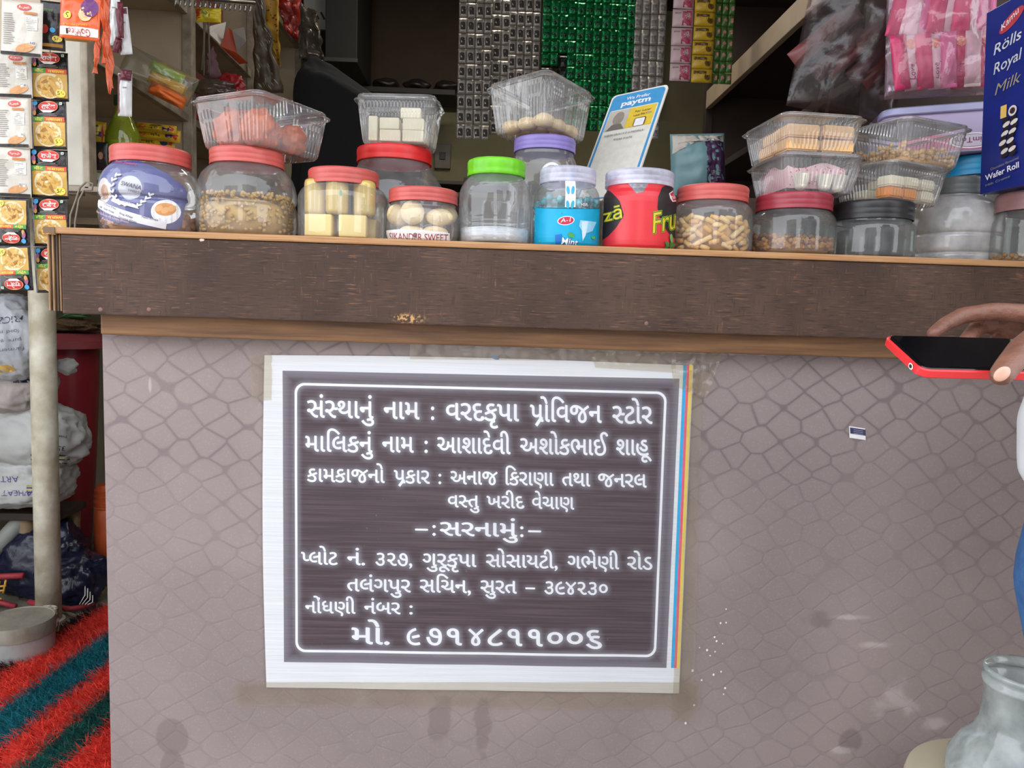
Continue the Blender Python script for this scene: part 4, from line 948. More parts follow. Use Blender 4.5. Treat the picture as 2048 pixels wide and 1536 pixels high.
# ------------------------------------------------------------------ shelving inside the shop
XS = -1.08
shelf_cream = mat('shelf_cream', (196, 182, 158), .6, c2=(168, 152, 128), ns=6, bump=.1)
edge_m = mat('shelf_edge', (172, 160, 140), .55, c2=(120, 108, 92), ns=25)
def shelving(name, label, xf, xb, m, em, ys, zs, sgn, zb=0, pm_=None, lip=.028):
    t_ = thing(name, label, 'shelving', (xf, ys[0], 0))
    def b(nm, x0, x1, y0, y1, z0, z1, mm, bev=.003): g = G(); g.box(x0-xf, x1-xf, y0-ys[0], y1-ys[0], z0, z1, b=bev); return g.obj(nm, mm, t_)
    for i, y in enumerate(ys): b('side_panel', xf, xb, y, y+.022, zb, 2.88, m)
    for i, y in enumerate(ys):
        b('front_post', xf-.012, xf+.022, y-.008, y+.03, zb, 2.88, pm_ or em)
    for z in zs:
        for i in range(len(ys)-1): b('shelf_board', xf+.012*sgn*-1*-1, xb, ys[i]+.024, ys[i+1]-.002, z-.018, z, m); b('shelf_lip', xf-.014, xf+.010, ys[i]+.032, ys[i+1]-.010, z-(lip if abs(z-2.06) < .01 else .022), z+.004, em if pm_ is None or abs(z-2.06) < .01 else pm_)
    b('back_panel', xb, xb+.012*sgn, ys[0], ys[-1], zb, 2.88, m)
    return t_
YS = [1.98, 2.73, 3.43, 4.25]; ZS = [1.34, 1.69, 2.06, 2.46]
shelving('left_shelving', 'cream painted open shelving along the left side of the shop', XS, -1.50, shelf_cream, edge_m, YS, ZS, -1, 1.30)
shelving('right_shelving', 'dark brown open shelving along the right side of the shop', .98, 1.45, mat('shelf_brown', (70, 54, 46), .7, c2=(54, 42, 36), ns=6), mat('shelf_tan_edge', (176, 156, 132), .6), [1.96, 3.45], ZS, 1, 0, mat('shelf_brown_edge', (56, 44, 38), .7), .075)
g = G(); a = P(137, 380, 1.97); g.box(a.x, XS, 1.965, 2.0, P(150, 392, 1.97).z, P(150, 368, 1.97).z, b=.002)
# post board facing the street at the left
a0, a1 = P(137, 300, 1.95), P(180, 300, 1.95)
t_ = thing('painted_post', 'cream painted post board beside the hanging spice sachets', 'post', (a0.x, 1.95, 0))
g = G(); g.box(0, a1.x-a0.x-.014, -.005, .02, P(158, 372, 1.95).z, 2.88, b=.003); g.obj('board', mat('post_paint', (200, 196, 184), .6, c2=(170, 164, 150), ns=9, bump=.1), t_)
g = G(); g.box(a1.x-a0.x-.013, a1.x-a0.x+.004, -.012, .025, P(158, 380, 1.95).z, 2.88, b=.004); g.obj('edge_strip', edge_m, t_)
g = G(); g.box(-.02, a1.x-a0.x+.04, -.012, .02, P(158, 384, 1.95).z, P(158, 373, 1.95).z, b=.002); g.obj('foot_rail', edge_m, t_)
# loop of wire under it
g = G(); pts = [P(*p) for p in ((140, 470, 1.9), (141, 430, 1.9), (152, 400, 1.9), (160, 375, 1.9), (172, 364, 1.9), (186, 367, 1.9), (184, 380, 1.9), (168, 380, 1.9), (158, 400, 1.9), (151, 440, 1.9), (149, 470, 1.9))]
tag(g.tube(pts, .0025, 6).obj('wire_loop', mat('grey_wire', (140, 130, 116), .5), None, True), 'thin bent wire loop hanging under the cream post', 'wire')

def packet(name, label, cat, cx, cy, Y, wpx, hpx, t, m, rot=(0, 0, 0), seed=0, art=None, group=None, crimp=.06, wr=.25, parent=None, loc=None):
    s_ = S(cx, cy, Y); q = P(cx, cy, Y) if loc is None else loc; g, fn = pouch(wpx*s_, hpx*s_, t, seed=seed, crimp=crimp, wr=wr)
    if parent is None: t_ = thing(name, label, cat, q, rot, group)
    else: t_ = bpy.data.objects.new(name, None); COL.objects.link(t_); t_.location = Vector(q)-parent.location; t_.rotation_euler = rot; t_.parent = parent
    g.obj('pouch', m, t_, True)
    if art:
        d = Deco(lambda x, z, l: fn(x*s_, -z*s_, l), 9); art(d, wpx, hpx); d.obj('print', t_)
    return t_
foil = mat('foil_silver', (196, 196, 196), .28, metal=.85, c2=(150, 150, 152), ns=40, bump=.5, bs=45)
blackp = mat('black_sachet', (34, 30, 30), .25, c2=(26, 23, 23), bump=.25, bs=50)
backp = mat('sachet_back', (206, 202, 192), .25, c2=(190, 184, 172), bump=.3, bs=45)
DEV = 'राजेश'
goldb = ink((204, 164, 84), .44); goldd = ink((166, 118, 46)); redo = ink((200, 52, 44)); wht = ink((238, 236, 230)); blu = ink((70, 160, 215)); grn = ink((84, 160, 84)); yel = ink((240, 214, 90)); gry = ink((140, 136, 130)); blk = ink((40, 36, 36))
def art_front(d, w_, h_):
    x0, x1, y0, y1 = -w_/2+5, w_/2-2, -h_/2, h_/2
    d.put(rect(x0, y0+42, x1, y1-6, 8, 6), goldb); d.put(ell(0, y0+66, 27, 25, rings=2), ink((226, 208, 168))); d.put(ell(0, y0+67, 23, 21, rings=2), goldb)
    for k in range(7): a = k*.9; d.put(ell(14*math.cos(a)*.8-2, y0+67+12*math.sin(a)*.8, 11, 3.5, 10, rot=a*1.3), goldd if k % 2 else ink((216, 172, 92)))
    d.put(rect(x0, y0+33, x0+26, y0+42), grn); d.put(rect(x0+26, y0+33, x1, y0+42), ink((214, 88, 56)))
    d.put(TX('मीट', x0+5, y0+41, 5.4, x0+23, off=.02), yel); d.put(TX('मसाला', x0+30, y0+41, 5.4, x1-4, off=.02), yel)
    d.put(ell(2, y0+13, 20, 11.5, 26, rings=2), ink((222, 150, 120))); d.put(ell(2, y0+13, 19, 10.5, 26, rings=2), redo)
    d.put(TX(DEV, -12, y0+17.5, 8.5, 17, off=.02), wht)
    d.put(poly([(-13, y0+20), (16, y0+20), (9, y0+25), (-7, y0+25)]), wht)
    d.put(ell(x0+6, y0+7, 5, 5), blu); d.put(rect(x1-9, y0+4, x1-4, y0+9), wht); d.put(rect(x1-8, y0+5, x1-5, y0+8), grn)
    d.put(rect(-16, y0+27, 16, y0+28.2), gry); d.put(rect(-20, y0+30, 20, y0+31), gry)
    d.put(ell(x0+5, y0+20, 4, 8), ink((150, 90, 130))); d.put(ell(x0+6, y0+26, 3.5, 5), ink((210, 150, 80)))
    d.put(ell(x1-11, y1-14, 9, 7.5), yel); d.put(TX('5/-', x1-17, y1-11, 7, x1-5), blk)
def art_back(d, w_, h_):
    x0, x1, y0, y1 = -w_/2+4, w_/2-4, -h_/2, h_/2; r_ = random.Random(int(w_*7+h_))
    d.put(ell(6, y0+12, 14, 7), ink((200, 84, 76))); d.put(TX('Rajesh', -4, y0+14.5, 5, 16), wht)
    d.put(rect(x1-26, y0+30, x1-4, y0+56), ink((226, 224, 216)))
    for k in range(7): d.put(rect(x1-25, y0+33+k*3.3, x1-5-r_.uniform(0, 6), y0+34+k*3.3), gry, .00002)
    for k in range(int((h_-42)/4.2)): d.put(rect(x0+1, y0+26+k*4.2, x0+r_.uniform(18, 26), y0+27.4+k*4.2), gry, .00002)
    d.put(rect(x1-30, y0+21, x1-5, y0+26), ink((196, 130, 74)))
    d.put(ell(10, y1-16, 20, 8, rot=-.3), ink((216, 160, 110))); d.put(rect(x1-18, y1-30, x1-6, y1-22), wht)
    for k in range(5): d.put(rect(x1-17+k*2.2, y1-29, x1-16+k*2.2, y1-23), blk, .00002)
    d.put(rect(x0-3, y1-7, x1+3, y1-.5, 6), blk)
def art_frontflip(d, w_, h_):
    class F_:
        def put(s, sh, m, up=.00012): v, f = sh; d.put(([(-a, -b) for a, b in v], f), m, up)
    art_front(F_(), w_, h_)
# two hanging strips of spice sachets, each sachet its own packet in the strip
def strip(label, items, group=None):
    cx, cy = items[0][0], items[0][1]; q0 = P(cx, cy, items[0][5]); t_ = thing('sachet_strip', label, 'sachet strip', q0)
    for i, (x, y, w_, h_, kind, Y, rz) in enumerate(items):
        art = {'f': art_front, 'b': art_back, 'u': art_frontflip}[kind]; k = w_/72
        def art2(d, a, b, art=art, k=k): 
            class K: 
                def put(s, sh, m, up=.00012): v, f = sh; d.put(([(p*k, q*k) for p, q in v], f), m, up)
            art(K(), a/k, b/k)
        packet('sachet', '', '', x, y, Y, w_, h_, .007, blackp if kind != 'b' else backp, (0, rz, R_(random.Random(i).uniform(-6, 6))), i+int(cx), art2, parent=t_, wr=.5)
    g = G(); g.tube([(0, 0.004, .02), (0, .004, .5)], .0012, 5); g.obj('string', mat('string', (190, 180, 160)), t_)
strip('hanging strip of black spice sachets with red ovals, front sides showing, right of two', [(99, 153, 73, 96, 'f', 1.47, 0), (98, 250, 73, 97, 'f', 1.47, 0), (98, 348, 73, 97, 'f', 1.47, .0), (100, 445, 73, 97, 'f', 1.47, -.01), (105, 540, 72, 92, 'f', 1.475, -.04)])
strip('hanging strip of spice sachets mostly back sides showing, leftmost of two', [(28, 150, 68, 90, 'b', 1.455, -.02), (26, 246, 68, 98, 'b', 1.455, 0), (26, 345, 68, 98, 'b', 1.455, 0), (26, 442, 68, 94, 'u', 1.455, 0), (30, 536, 70, 92, 'u', 1.455, -.05)])
packet('spice_sachet', 'large pale backed sachet hanging in front of the strips at the top left', 'sachet', 44, 58, 1.41, 82, 108, .008, backp, (0, .05, 0), 3, art_back, wr=.5)
packet('dark_sachet', 'dark sachet with yellow price circle behind the orange packet', 'sachet', 106, 52, 1.43, 44, 96, .007, blackp, (0, 0, .2), 4, lambda d, w_, h_: (d.put(ell(8, 26, 9, 6), yel), d.put(TX('5/-', 2, 29, 6, 14), blk), d.put(ell(-15, 8, 8, 9), ink((170, 50, 40))), d.put(ell(1, 10, 5, 5), blu), d.put(TX('मसाला', -18, -26, 5, 2), ink((110, 150, 60))), d.put(rect(-20, 36, 18, 42), goldd)), wr=.5)
orp = mat('orange_packet', (224, 96, 36), .22, c2=(204, 76, 26), bump=.3, bs=30)
def art_orange(d, w_, h_):
    def p(sh, m): v, f = sh; d.put(([(-a, -b) for a, b in v], f), m)
    p(rect(-38, -36, 38, -20, 8, 2), wht); p(TX('Goldiee', -24, -23, 13, 20), redo); p(rect(20, -34, 24, -24), blk)
    p(ell(22, 2, 8, 8), yel); p(TX('5', 19, 7, 10), blk); p(ell(-14, 6, 12, 14, rot=.4), ink((236, 196, 150))); p(ell(-22, 20, 16, 18), ink((110, 60, 120))); p(TX('CHAAT MASALA', -20, -14, 4, 30), ink((250, 190, 60)))
packet('orange_packet', 'orange spice packet with upside-down white name band, hanging top left', 'packet', 160, 36, 1.40, 80, 84, .012, orp, (0, .06, 0), 6, art_orange, wr=.6)
packet('yellow_packet', 'folded yellow-brown packet edge below the orange packet', 'packet', 155, 72, 1.43, 52, 22, .01, mat('mustard_packet', (150, 118, 50), .3), (0, .05, 0), 7)
# bundle of orange narrow sachets
t_ = thing('orange_sachet_bundle', 'bundle of narrow orange sachets hanging edge-on beside the cream post', 'bundle', P(212, 0, 1.6))
r_ = random.Random(4); om = mat('orange_foil', (216, 96, 44), .3, c2=(176, 62, 26), bump=.4, bs=60)
for k in range(9):
    x0 = 204+k*1.8; L_ = r_.uniform(120, 200); g = G(); pts = []
    for i in range(9):
        u = i/8; pts.append(P(x0-6+u*(8+k*1.2)*(-1 if k < 3 else .6)+2*math.sin(u*9+k), -5+L_*u, 1.6+.006*(k % 3))-t_.location)
    v = []; f = []
    for i, p in enumerate(pts):
        w_ = .0045+.003*math.sin(i*2.2+k); v += [p+Vector((-w_, .001, 0)), p+Vector((0, -.004, 0)), p+Vector((w_, .001, 0)), p+Vector((0, .003, 0))]
    for i in range(8):
        for j in range(4): f.append((i*4+j, i*4+(j+1) % 4, i*4+4+(j+1) % 4, i*4+4+j))
    f += [(0, 1, 2, 3), (32, 33, 34, 35)]; g.add(v, f); g.obj('sachet', om, t_)
# twisted strip of white and maroon sachets
t_ = thing('white_sachet_strip', 'twisted hanging strip of white and maroon sachets in front of the oil bottle', 'sachet strip', P(245, 0, 1.72))
wm = mat('white_sachet', (214, 216, 216), .3, bump=.3, bs=60); mm_ = mat('maroon_print', (98, 26, 44), .4)
for i, (x, y, w_, h_, rz, m_) in enumerate(((228, 35, 22, 110, .05, 0), (248, 62, 24, 92, -.1, 0), (250, 190, 28, 84, .02, 0), (234, 90, 14, 30, .3, 1), (252, 150, 22, 20, .1, 1), (241, 40, 12, 70, 0, 1))):
    s_ = S(x, y, 1.72); g, fn = pouch(w_*s_, h_*s_, .012, 10, 14, seed=i, wr=.5); o = g.obj('sachet', [wm, mm_][m_], t_, True, P(x, y, 1.72-.004*i)-t_.location, (0, rz, 0))
    if not m_:
        d = Deco(lambda a, b, l: fn(a*s_, -b*s_, l), 8)
        for sx_ in (-1,): d.put(gridpoly([(-w_/2, -h_/2+4), (-w_/2+5, -h_/2+10), (-w_/2+5, h_/2-8), (-w_/2, h_/2-3)]), mm_)
        d.put(rect(-w_/2+1, -h_/2+2, w_/2-1, -h_/2+14, 3), mm_); d.put(rect(-2, -h_/6, 7, -h_/6+2), gry)
        d.obj('print', o)
# ---- things on the left shelves
def clump(name, label, cat, m, c, r, sc=(1, 1, 1), amp=.2, seed=0, rot=(0, 0, 0), fq=1.6, group=None, smooth=True):
    g = G(); g.bm(blob(r, seed, amp, 4, sc, fq)); o = g.obj(name, m, None, smooth, c, rot); return tag(o, label, cat, group)
# green oil bottle on lower shelf
q = P(240, 330, 2.10); bt = thing('oil_bottle', 'green glass bottle of yellow-green oil on the left shelf', 'bottle', (q.x, 2.12, 1.341))
ht = P(240, 190, 2.1).z-1.341
g = G(); g.lathe([(.036, 0), (.044, .006), (.045, .02), (.045, ht*.50), (.043, ht*.60), (.030, ht*.72), (.019, ht*.82), (.017, ht*.9), (.019, ht*.91), (.019, ht*.97)], 36); g.obj('glass', clear('green_glass', (196, 208, 110), .3, (170, 180, 60), .05), bt, True)
g = G(); g.lathe([(.030, .004), (.041, .02), (.041, ht*.50), (.02, ht*.52), (.002, ht*.52)], 24); g.obj('oil', mat('olive_oil', (204, 204, 66), .3, c2=(180, 182, 50)), bt, True)
g = G(); g.lathe([(.020, ht*.90), (.0215, ht*.91), (.0215, ht*1.0), (.002, ht*1.0)], 24); g.obj('cap', mat('dark_green_cap', (30, 60, 36), .4), bt, True)
# coloured powder packs in a clear bag on shelf z=1.69
for i, (c_, n_, px, py, w_, h_, rz) in enumerate((((226, 112, 44), 'orange', 335, 190, 74, 26, .42), ((240, 190, 60), 'yellow', 335, 168, 76, 24, .36), ((170, 220, 60), 'lime green', 333, 147, 70, 26, .40))):
    packet('powder_pack', n_+' colour powder pack lying on the left shelf', 'packet', px, py, 2.30+.03*i, w_, h_, .05, mat('powder_'+n_.replace(' ', '_'), c_, .5, bump=.15), (0, rz, .1), 20+i, crimp=.02, wr=.3)
g = G(); pts = [(262, 112), (300, 116), (372, 175), (392, 205), (385, 214), (300, 180), (262, 160)]
s_ = S(320, 160, 2.24); g, fn = pouch(150*s_, 62*s_, .07, 18, 12, seed=9, wr=.6); o = g.obj('clear_bag', clear('bag_film', (236, 236, 228), .10, (200, 196, 186), .15, .4), None, True, P(318, 152, 2.30), (0, .42, .1)); tag(o, 'clear plastic bag wrapped round the coloured powder packs', 'bag')
packet('red_packet', 'red packet sticking out over the shelf edge above the coral lids', 'packet', 384, 218, 2.85, 36, 28, .02, mat('red_pack', (190, 40, 32), .35), (0, .5, 0), 31)
# yellow chocolate packs at lowest visible shelf
yp = mat('yellow_pack', (222, 184, 40), .3, c2=(206, 166, 34), bump=.2, bs=40)
def art_y(d, w_, h_):
    d.put(TX('मंच', -w_*.12, 4, 8, w_*.1), blk); d.put(ell(w_*.28, 1, 7, 5), ink((50, 50, 110))); d.put(poly([(w_*.34, -h_/2+2), (w_*.46, -2), (w_*.42, h_/2-3), (w_*.36, 2)]), redo); d.put(ell(-w_*.30, 0, 8, 6), ink((200, 120, 50))); d.put(rect(-w_*.1, -h_*.32, w_*.2, -h_*.25), blk)
for i, (px, py, w_, h_, rz) in enumerate(((306, 285, 88, 24, .04), (315, 270, 92, 24, .05), (312, 257, 82, 18, .06))):
    packet('yellow_snack_pack', ('lowest', 'middle', 'topmost')[i]+' yellow snack pack stacked on the left shelf behind the first jar', 'packet', px, py, 2.5-.02*i, w_, h_, .03, yp, (0, rz, 0), 40+i, art_y, wr=.4)
packet('yellow_snack_pack', 'yellow snack pack left of the oil bottle on the shelf', 'packet', 194, 268, 2.2, 34, 50, .03, yp, (0, .1, 0), 45, art_y)
# black card pack with portrait
q = P(196, 312, 2.06); t_ = thing('black_packet', 'black packet with a small face print left of the first jar', 'packet', q)
s_ = S(196, 312, 2.06); g, fn = pouch(40*s_, 56*s_, .014, seed=50, wr=.2); g.obj('pouch', mat('black_pack', (30, 32, 36), .3), t_, True)
d = Deco(lambda a, b, l: fn(a*s_, -b*s_, l), 9); d.put(ell(8, 0, 8, 14), ink((50, 36, 30))); d.put(ell(8, 0, 4.5, 7.5), ink((188, 140, 116))); d.put(rect(-16, -22, -12, 4), gry); d.put(rect(-10, -20, -7, -4), wht); d.put(ell(4, 22, 12, 6), ink((60, 44, 50))); d.obj('print', t_)
packet('pale_green_packet', 'pale green paper packet lying beside the black packet with a face', 'packet', 200, 356, 2.03, 66, 18, .02, mat('pale_green_pack', (180, 200, 176), .5), (0, .15, 0), 52)
# ---- hanging goods between the shelves
q = P(417, 30, 2.6); t_ = thing('candy_packet', 'yellow and red twist candy packet near the top left shelf', 'packet', q)
s_ = S(417, 30, 2.6); g, fn = pouch(50*s_, 28*s_, .03, seed=60, wr=.5); g.obj('pouch', mat('candy_yellow', (220, 198, 40), .3), t_, True); d = Deco(lambda a, b, l: fn(a*s_, -b*s_, l), 8); d.put(rect(-24, -10, -14, 9, 2, 2), redo); d.put(ell(-2, 1, 8, 8), gry); d.put(ell(-3, 1, 3, 5, rot=.5), grn); d.obj('print', t_)
t_ = thing('open_carton', 'torn open carton with white flaps and orange inside, hanging by the shelf', 'carton', P(452, 85, 2.9))
def sheet3(name, pts, m, parent, th=.002):
    g = G(); L = [p-parent.location for p in pts]; n_ = len(L); g.add(L+[p+Vector((0, th, 0)) for p in L], [tuple(range(n_)), tuple(range(n_, 2*n_))[::-1]]+[(i, (i+1) % n_, n_+(i+1) % n_, n_+i) for i in range(n_)]); return g.obj(name, m, parent)
wcard = mat('white_card', (200, 196, 192), .7)
sheet3('flap', [P(420, 52, 2.86), P(452, 44, 2.95), P(446, 78, 2.92), P(440, 88, 2.88), P(417, 66, 2.84)], wcard, t_)
sheet3('flap', [P(464, 60, 2.88), P(487, 54, 2.84), P(492, 82, 2.84), P(474, 104, 2.9)], wcard, t_)
sheet3('inner_face', [P(446, 78, 2.92), P(456, 55, 2.9), P(466, 62, 2.9), P(474, 106, 2.92), P(496, 126, 2.95), P(478, 128, 2.96), P(440, 92, 2.9)], mat('orange_card', (190, 74, 40), .5), t_)
# bars of metal fringe along the top
t_ = thing('tinsel_rail', 'rail of shiny metal clips across the top left', 'rail', P(430, 10, 2.5)); g = G(); g.tube([P(345, -8, 2.5)-t_.location, P(510, 6, 2.7)-t_.location], .006, 8); g.obj('rail_bar', mat('dull_metal', (120, 116, 108), .35, metal=.7), t_, True)
for k in range(16):
    p = P(350+k*10, -2+k*.9, 2.5+.012*k)-t_.location; g = G(); g.tube([p, p+Vector((.002, -.004, -.016)), p+Vector((-.001, -.004, -.024))], [.003, .004, .001], 6); g.obj('clip', foil, t_, True)
def drape(name, label, cat, m, corners, nx, ny, amp, seed, art=None, th=.003):
    tl, tr, br, bl = [P(*c) for c in corners]; o_ = (tl+br)/2; g = G(); v = []
    for j in range(ny+1):
        for i in range(nx+1):
            u, w_ = i/nx, j/ny; p = tl.lerp(tr, u).lerp(bl.lerp(br, u), w_)-o_; p.y += amp*noise.noise(Vector((u*4+seed, w_*5, seed))); p.x += amp*.4*noise.noise(Vector((u*3, w_*6, seed+9))); v.append(p)
    n_ = len(v); f = []
    for j in range(ny):
        for i in range(nx): a = j*(nx+1)+i; f.append((a, a+1, a+nx+2, a+nx+1)); f.append((n_+a, n_+a+nx+1, n_+a+nx+2, n_+a+1))
    v2 = v+[p+Vector((0, th, 0)) for p in v]
    for i in range(nx): f.append((i, i+1, n_+i+1, n_+i)); a = ny*(nx+1)+i; f.append((a, a+1, n_+a+1, n_+a))
    for j in range(ny): a = j*(nx+1); f.append((a, a+nx+1, n_+a+nx+1, n_+a)); a += nx; f.append((a, a+nx+1, n_+a+nx+1, n_+a))
    if art is None: g.add(v2, f); o = g.obj(name, m, None, True, o_); return tag(o, label, cat)
    t_ = thing(name, label, cat, o_); g.add(v2, f); g.obj('sheet', m, t_, True)
    def fn(a, b, l):
        p = tl.lerp(tr, a).lerp(bl.lerp(br, a), b)-o_; p.y += amp*noise.noise(Vector((a*4+seed, b*5, seed)))-.002-l; p.x += amp*.4*noise.noise(Vector((a*3, b*6, seed+9))); return p
    d = Deco(fn, .12); art(d); d.obj('print', t_); return t_
r_ = random.Random(6)
drape('yellow_strip', 'mustard yellow patterned packet strip hanging beside the left shelf', 'strip', mat('mustard', (196, 150, 34), .5), ((522, -10, 3.3), (556, -10, 3.3), (560, 132, 3.35), (545, 120, 3.35)), 6, 16, .02, 1, lambda d: [d.put(ell(r_.uniform(.1, .9), r_.uniform(.05, .95), .07, .012, 6), ink((110, 70, 30)), .00002) for _ in range(34)])
drape('red_strip', 'red patterned packet strip hanging beside the mustard yellow strip', 'strip', mat('red_film', (150, 34, 24), .4), ((550, -10, 3.4), (602, -10, 3.4), (596, 84, 3.45), (570, 60, 3.42)), 6, 12, .03, 2, lambda d: [d.put(ell(r_.uniform(.1, .9), r_.uniform(.05, .95), .06, .03, 8), ink((190, 110, 90)), .00002) for _ in range(16)])
drape('speckled_strip', 'brown speckled sachet strip hanging in front of the mustard yellow one', 'strip', mat('brown_speckle', (96, 84, 66), .4, c2=(60, 52, 42), ns=60), ((506, -10, 3.0), (524, -10, 3.0), (566, 186, 3.1), (508, 186, 3.1)), 8, 22, .03, 3, lambda d: [d.put(ell(r_.uniform(.08, .92), r_.uniform(.05, .97), .05, .010, 6, rot=.5), ink((170, 164, 150)), .00002) for _ in range(46)])
drape('grey_white_strip', 'pale strip edge hanging left of the mustard yellow strip', 'strip', mat('pale_strip', (166, 160, 148), .5), ((514, -10, 3.25), (524, -10, 3.25), (530, 90, 3.25), (518, 90, 3.25)), 2, 10, .01, 4)
smoky = clear('smoky_film', (190, 182, 170), .22, (130, 120, 108), .12, .5)
drape('clear_hanging_bag', 'limp clear plastic bag hanging between red strip and the dark wall box', 'bag', smoky, ((602, 8, 3.3), (634, 22, 3.3), (648, 120, 3.3), (598, 118, 3.3)), 10, 14, .05, 5)
drape('clear_hanging_bag', 'narrow tail of clear plastic hanging above the large sweets box', 'bag', smoky, ((604, 118, 3.32), (648, 120, 3.32), (624, 210, 3.32), (614, 210, 3.32)), 6, 14, .03, 6)
for k, (a, b) in enumerate((((402, -60), (408, 150)), ((408, -60), (420, 150)), ((412, -60), (404, 140)))):
    g = G(); g.tube([P(a[0], a[1], 2.7), P((a[0]+b[0])/2+3, (a[1]+b[1])/2, 2.7), P(b[0], b[1], 2.72)], .003, 6); tag(g.obj('cable', mat('grey_cable', (120, 112, 100), .5), None, True), ('left', 'middle', 'right')[k]+' strand of grey cable by the second shelf post', 'cable', 'grey cable strands')
drape('pink_packet', 'dim pink and grey packet leaning by the cables', 'packet', mat('dim_pink', (120, 84, 96), .5), ((412, 110, 2.85), (426, 92, 2.85), (444, 158, 2.9), (416, 156, 2.88)), 5, 8, .02, 8)
clump('clear_bundle', 'crumpled clear bag with red sweets above the large sweets box', 'bag', smoky, P(430, 178, 2.74), .06, (1.2, .6, .5), .4, 3, fq=3)
clump('red_bag', 'crumpled red bag behind the clear bundle', 'bag', mat('red_bag', (150, 30, 34), .35, bump=.3), P(462, 172, 2.85), .055, (.9, .6, .8), .35, 5, fq=3)
# boxes on the left shelves, deeper in
for i, (x0, x1, y0, y1, z0, h_, c_, lab) in enumerate(((-1.42, -1.16, 2.84, 3.15, 1.69, .24, (104, 52, 44), 'maroon carton on the left shelf behind the hanging strips'), (-1.42, -1.15, 2.85, 3.3, 2.06, .2, (120, 60, 50), 'red-brown carton on the upper left shelf'), (-1.42, -1.15, 3.5, 4.0, 1.69, .22, (150, 130, 100), 'tan carton deep on the left shelf'))):
    g = G(); g.box(-(x1-x0)/2, (x1-x0)/2, -(y1-y0)/2, (y1-y0)/2, 0, h_, b=.004); tag(g.obj('carton', mat('carton_%d' % i, c_, .7), None, False, ((x0+x1)/2, (y0+y1)/2, z0+.006)), lab, 'carton')

# ------------------------------------------------------------------ back of the shop
q0, q1 = P(606, -40, 4.0), P(674, 62, 4.0)
t_ = thing('wall_box', 'grey metal wall box with vent slots and dark sides, hung high at the back', 'box', ((q0.x+q1.x)/2, 4.0, q1.z))
w_ = (q1.x-q0.x)/2; g = G(); g.box(-w_, w_, .004, .5, 0, .5, b=.004); g.obj('casing', mat('dark_casing', (44, 42, 40), .6), t_)
g = G(); g.box(-w_+.004, w_-.004, -.004, .0035, .004, .49, b=.003); g.obj('front_plate', mat('grey_plate', (150, 152, 144), .5), t_)
for k in range(4): g = G(); g.box(-.02+k*.03, -.01+k*.03, -.006, -.0045, .05, .09, rot=(0, -.5, 0)); g.obj('vent_slot', blk, t_)
t_ = thing('wall_cabinet', 'dark hanging cabinet seen from below beside the grey box', 'cabinet', P(690, 125, 3.9)); q = P(714, 125, 3.9)-t_.location; qa = P(650, 125, 3.9)-t_.location
g = G(); g.box(qa.x, q.x, 0, .45, 0, .8, b=.004); g.obj('body', mat('black_cab', (34, 32, 30), .6), t_)
g = G(); g.box(qa.x-.004, q.x+.004, -.012, -.001, .0, .02, b=.002); g.obj('lower_rim', mat('cab_rim', (70, 66, 62), .5), t_)
bm = bmesh.new(); bmesh.ops.create_icosphere(bm, subdivisions=5, radius=1)
for v in bm.verts:
    c = v.co.copy(); k = 1+.07*noise.noise(c*2+Vector((3, 1, 0)))+.03*noise.noise(c*6); s3 = [abs(x)**.45*(1 if x > 0 else -1) for x in c]; x = s3[0]*.27*k; z = s3[2]*.34*k
    if z > 0: z *= 1-.62*max(-.3, (x+.12)/.27)*.8
    v.co = Vector((x, s3[1]*.16*k, z))
g = G(); g.bm(bm); tag(g.obj('dark_cloth_heap', mat('black_cloth', (18, 18, 22), .95, bump=.3, bs=8), None, True, P(720, 310, 3.2)), 'big black cloth covered heap in the dark behind the jars', 'cloth')
q = P(720, 310, 3.2); g = G(); g.box(-.26, .26, -.16, .16, 0, q.z-.352, b=.01); tag(g.obj('storage_box', mat('storage_dark', (44, 40, 38), .7), None, False, (q.x, 3.2, .003)), 'plain dark storage box under the black cloth heap', 'box')
g = G(); a, b = P(728, 188, 4.3), P(912, 160, 4.3); g.box(a.x, b.x, 4.25, 4.5, a.z, a.z+.03, b=.003); o = g.obj('dark_wall_shelf', mat('shelf_black', (46, 40, 34), .6)); tag(o, 'thin dark shelf on the back wall', 'shelf')
for i in range(3): clump('dark_pouch', ('left', 'middle', 'right')[i]+' dark pouch lying on the thin back shelf', 'pouch', mat('dark_pouch_m', (40, 34, 32), .35), Vector((a.x+.12+.17*i, 4.35, a.z+.068)), .07, (1.1, .8, .5), .2, i)
# rack and switch board at the back
rk = thing('back_rack', 'dim grey rack of shelves against the back wall', 'rack', (P(905, 400, 4.35).x, 4.35, 0)); x0, x1 = P(740, 400, 4.35).x-rk.location.x, P(1120, 400, 4.35).x-rk.location.x
for z in (1.05, 1.45, 1.78): g = G(); g.box(x0, x1, 0, .28, z-.02, z, b=.002); g.obj('shelf_board', mat('rack_grey', (92, 86, 78), .7), rk)
for x in (x0, (x0+x1)/2, x1): g = G(); g.box(x-.012, x+.012, -.012, .012, 0, 1.8, b=.002); g.obj('upright', mat('rack_grey', (92, 86, 78)), rk)
for i in range(9):
    x = rk.location.x+x0+.12+i*.115; h_ = (.16, .22, .12, .2, .15, .24, .17, .2, .13)[i]; g = G(); g.box(-.045, .045, -.06, .06, 0, h_, b=.004)
    tag(g.obj('goods_box', mat('goods_%d' % (i % 5), [(92, 70, 56), (60, 62, 70), (110, 96, 80), (84, 44, 42), (70, 76, 66)][i % 5], .6), None, False, (x, 4.48, 1.456)), 'dim box %s on the back rack' % ('farthest left', 'second from left', 'third from left', 'fourth from left', 'in the middle', 'fourth from right', 'third from right', 'second from right', 'farthest right')[i], 'box', 'boxes on the back rack')
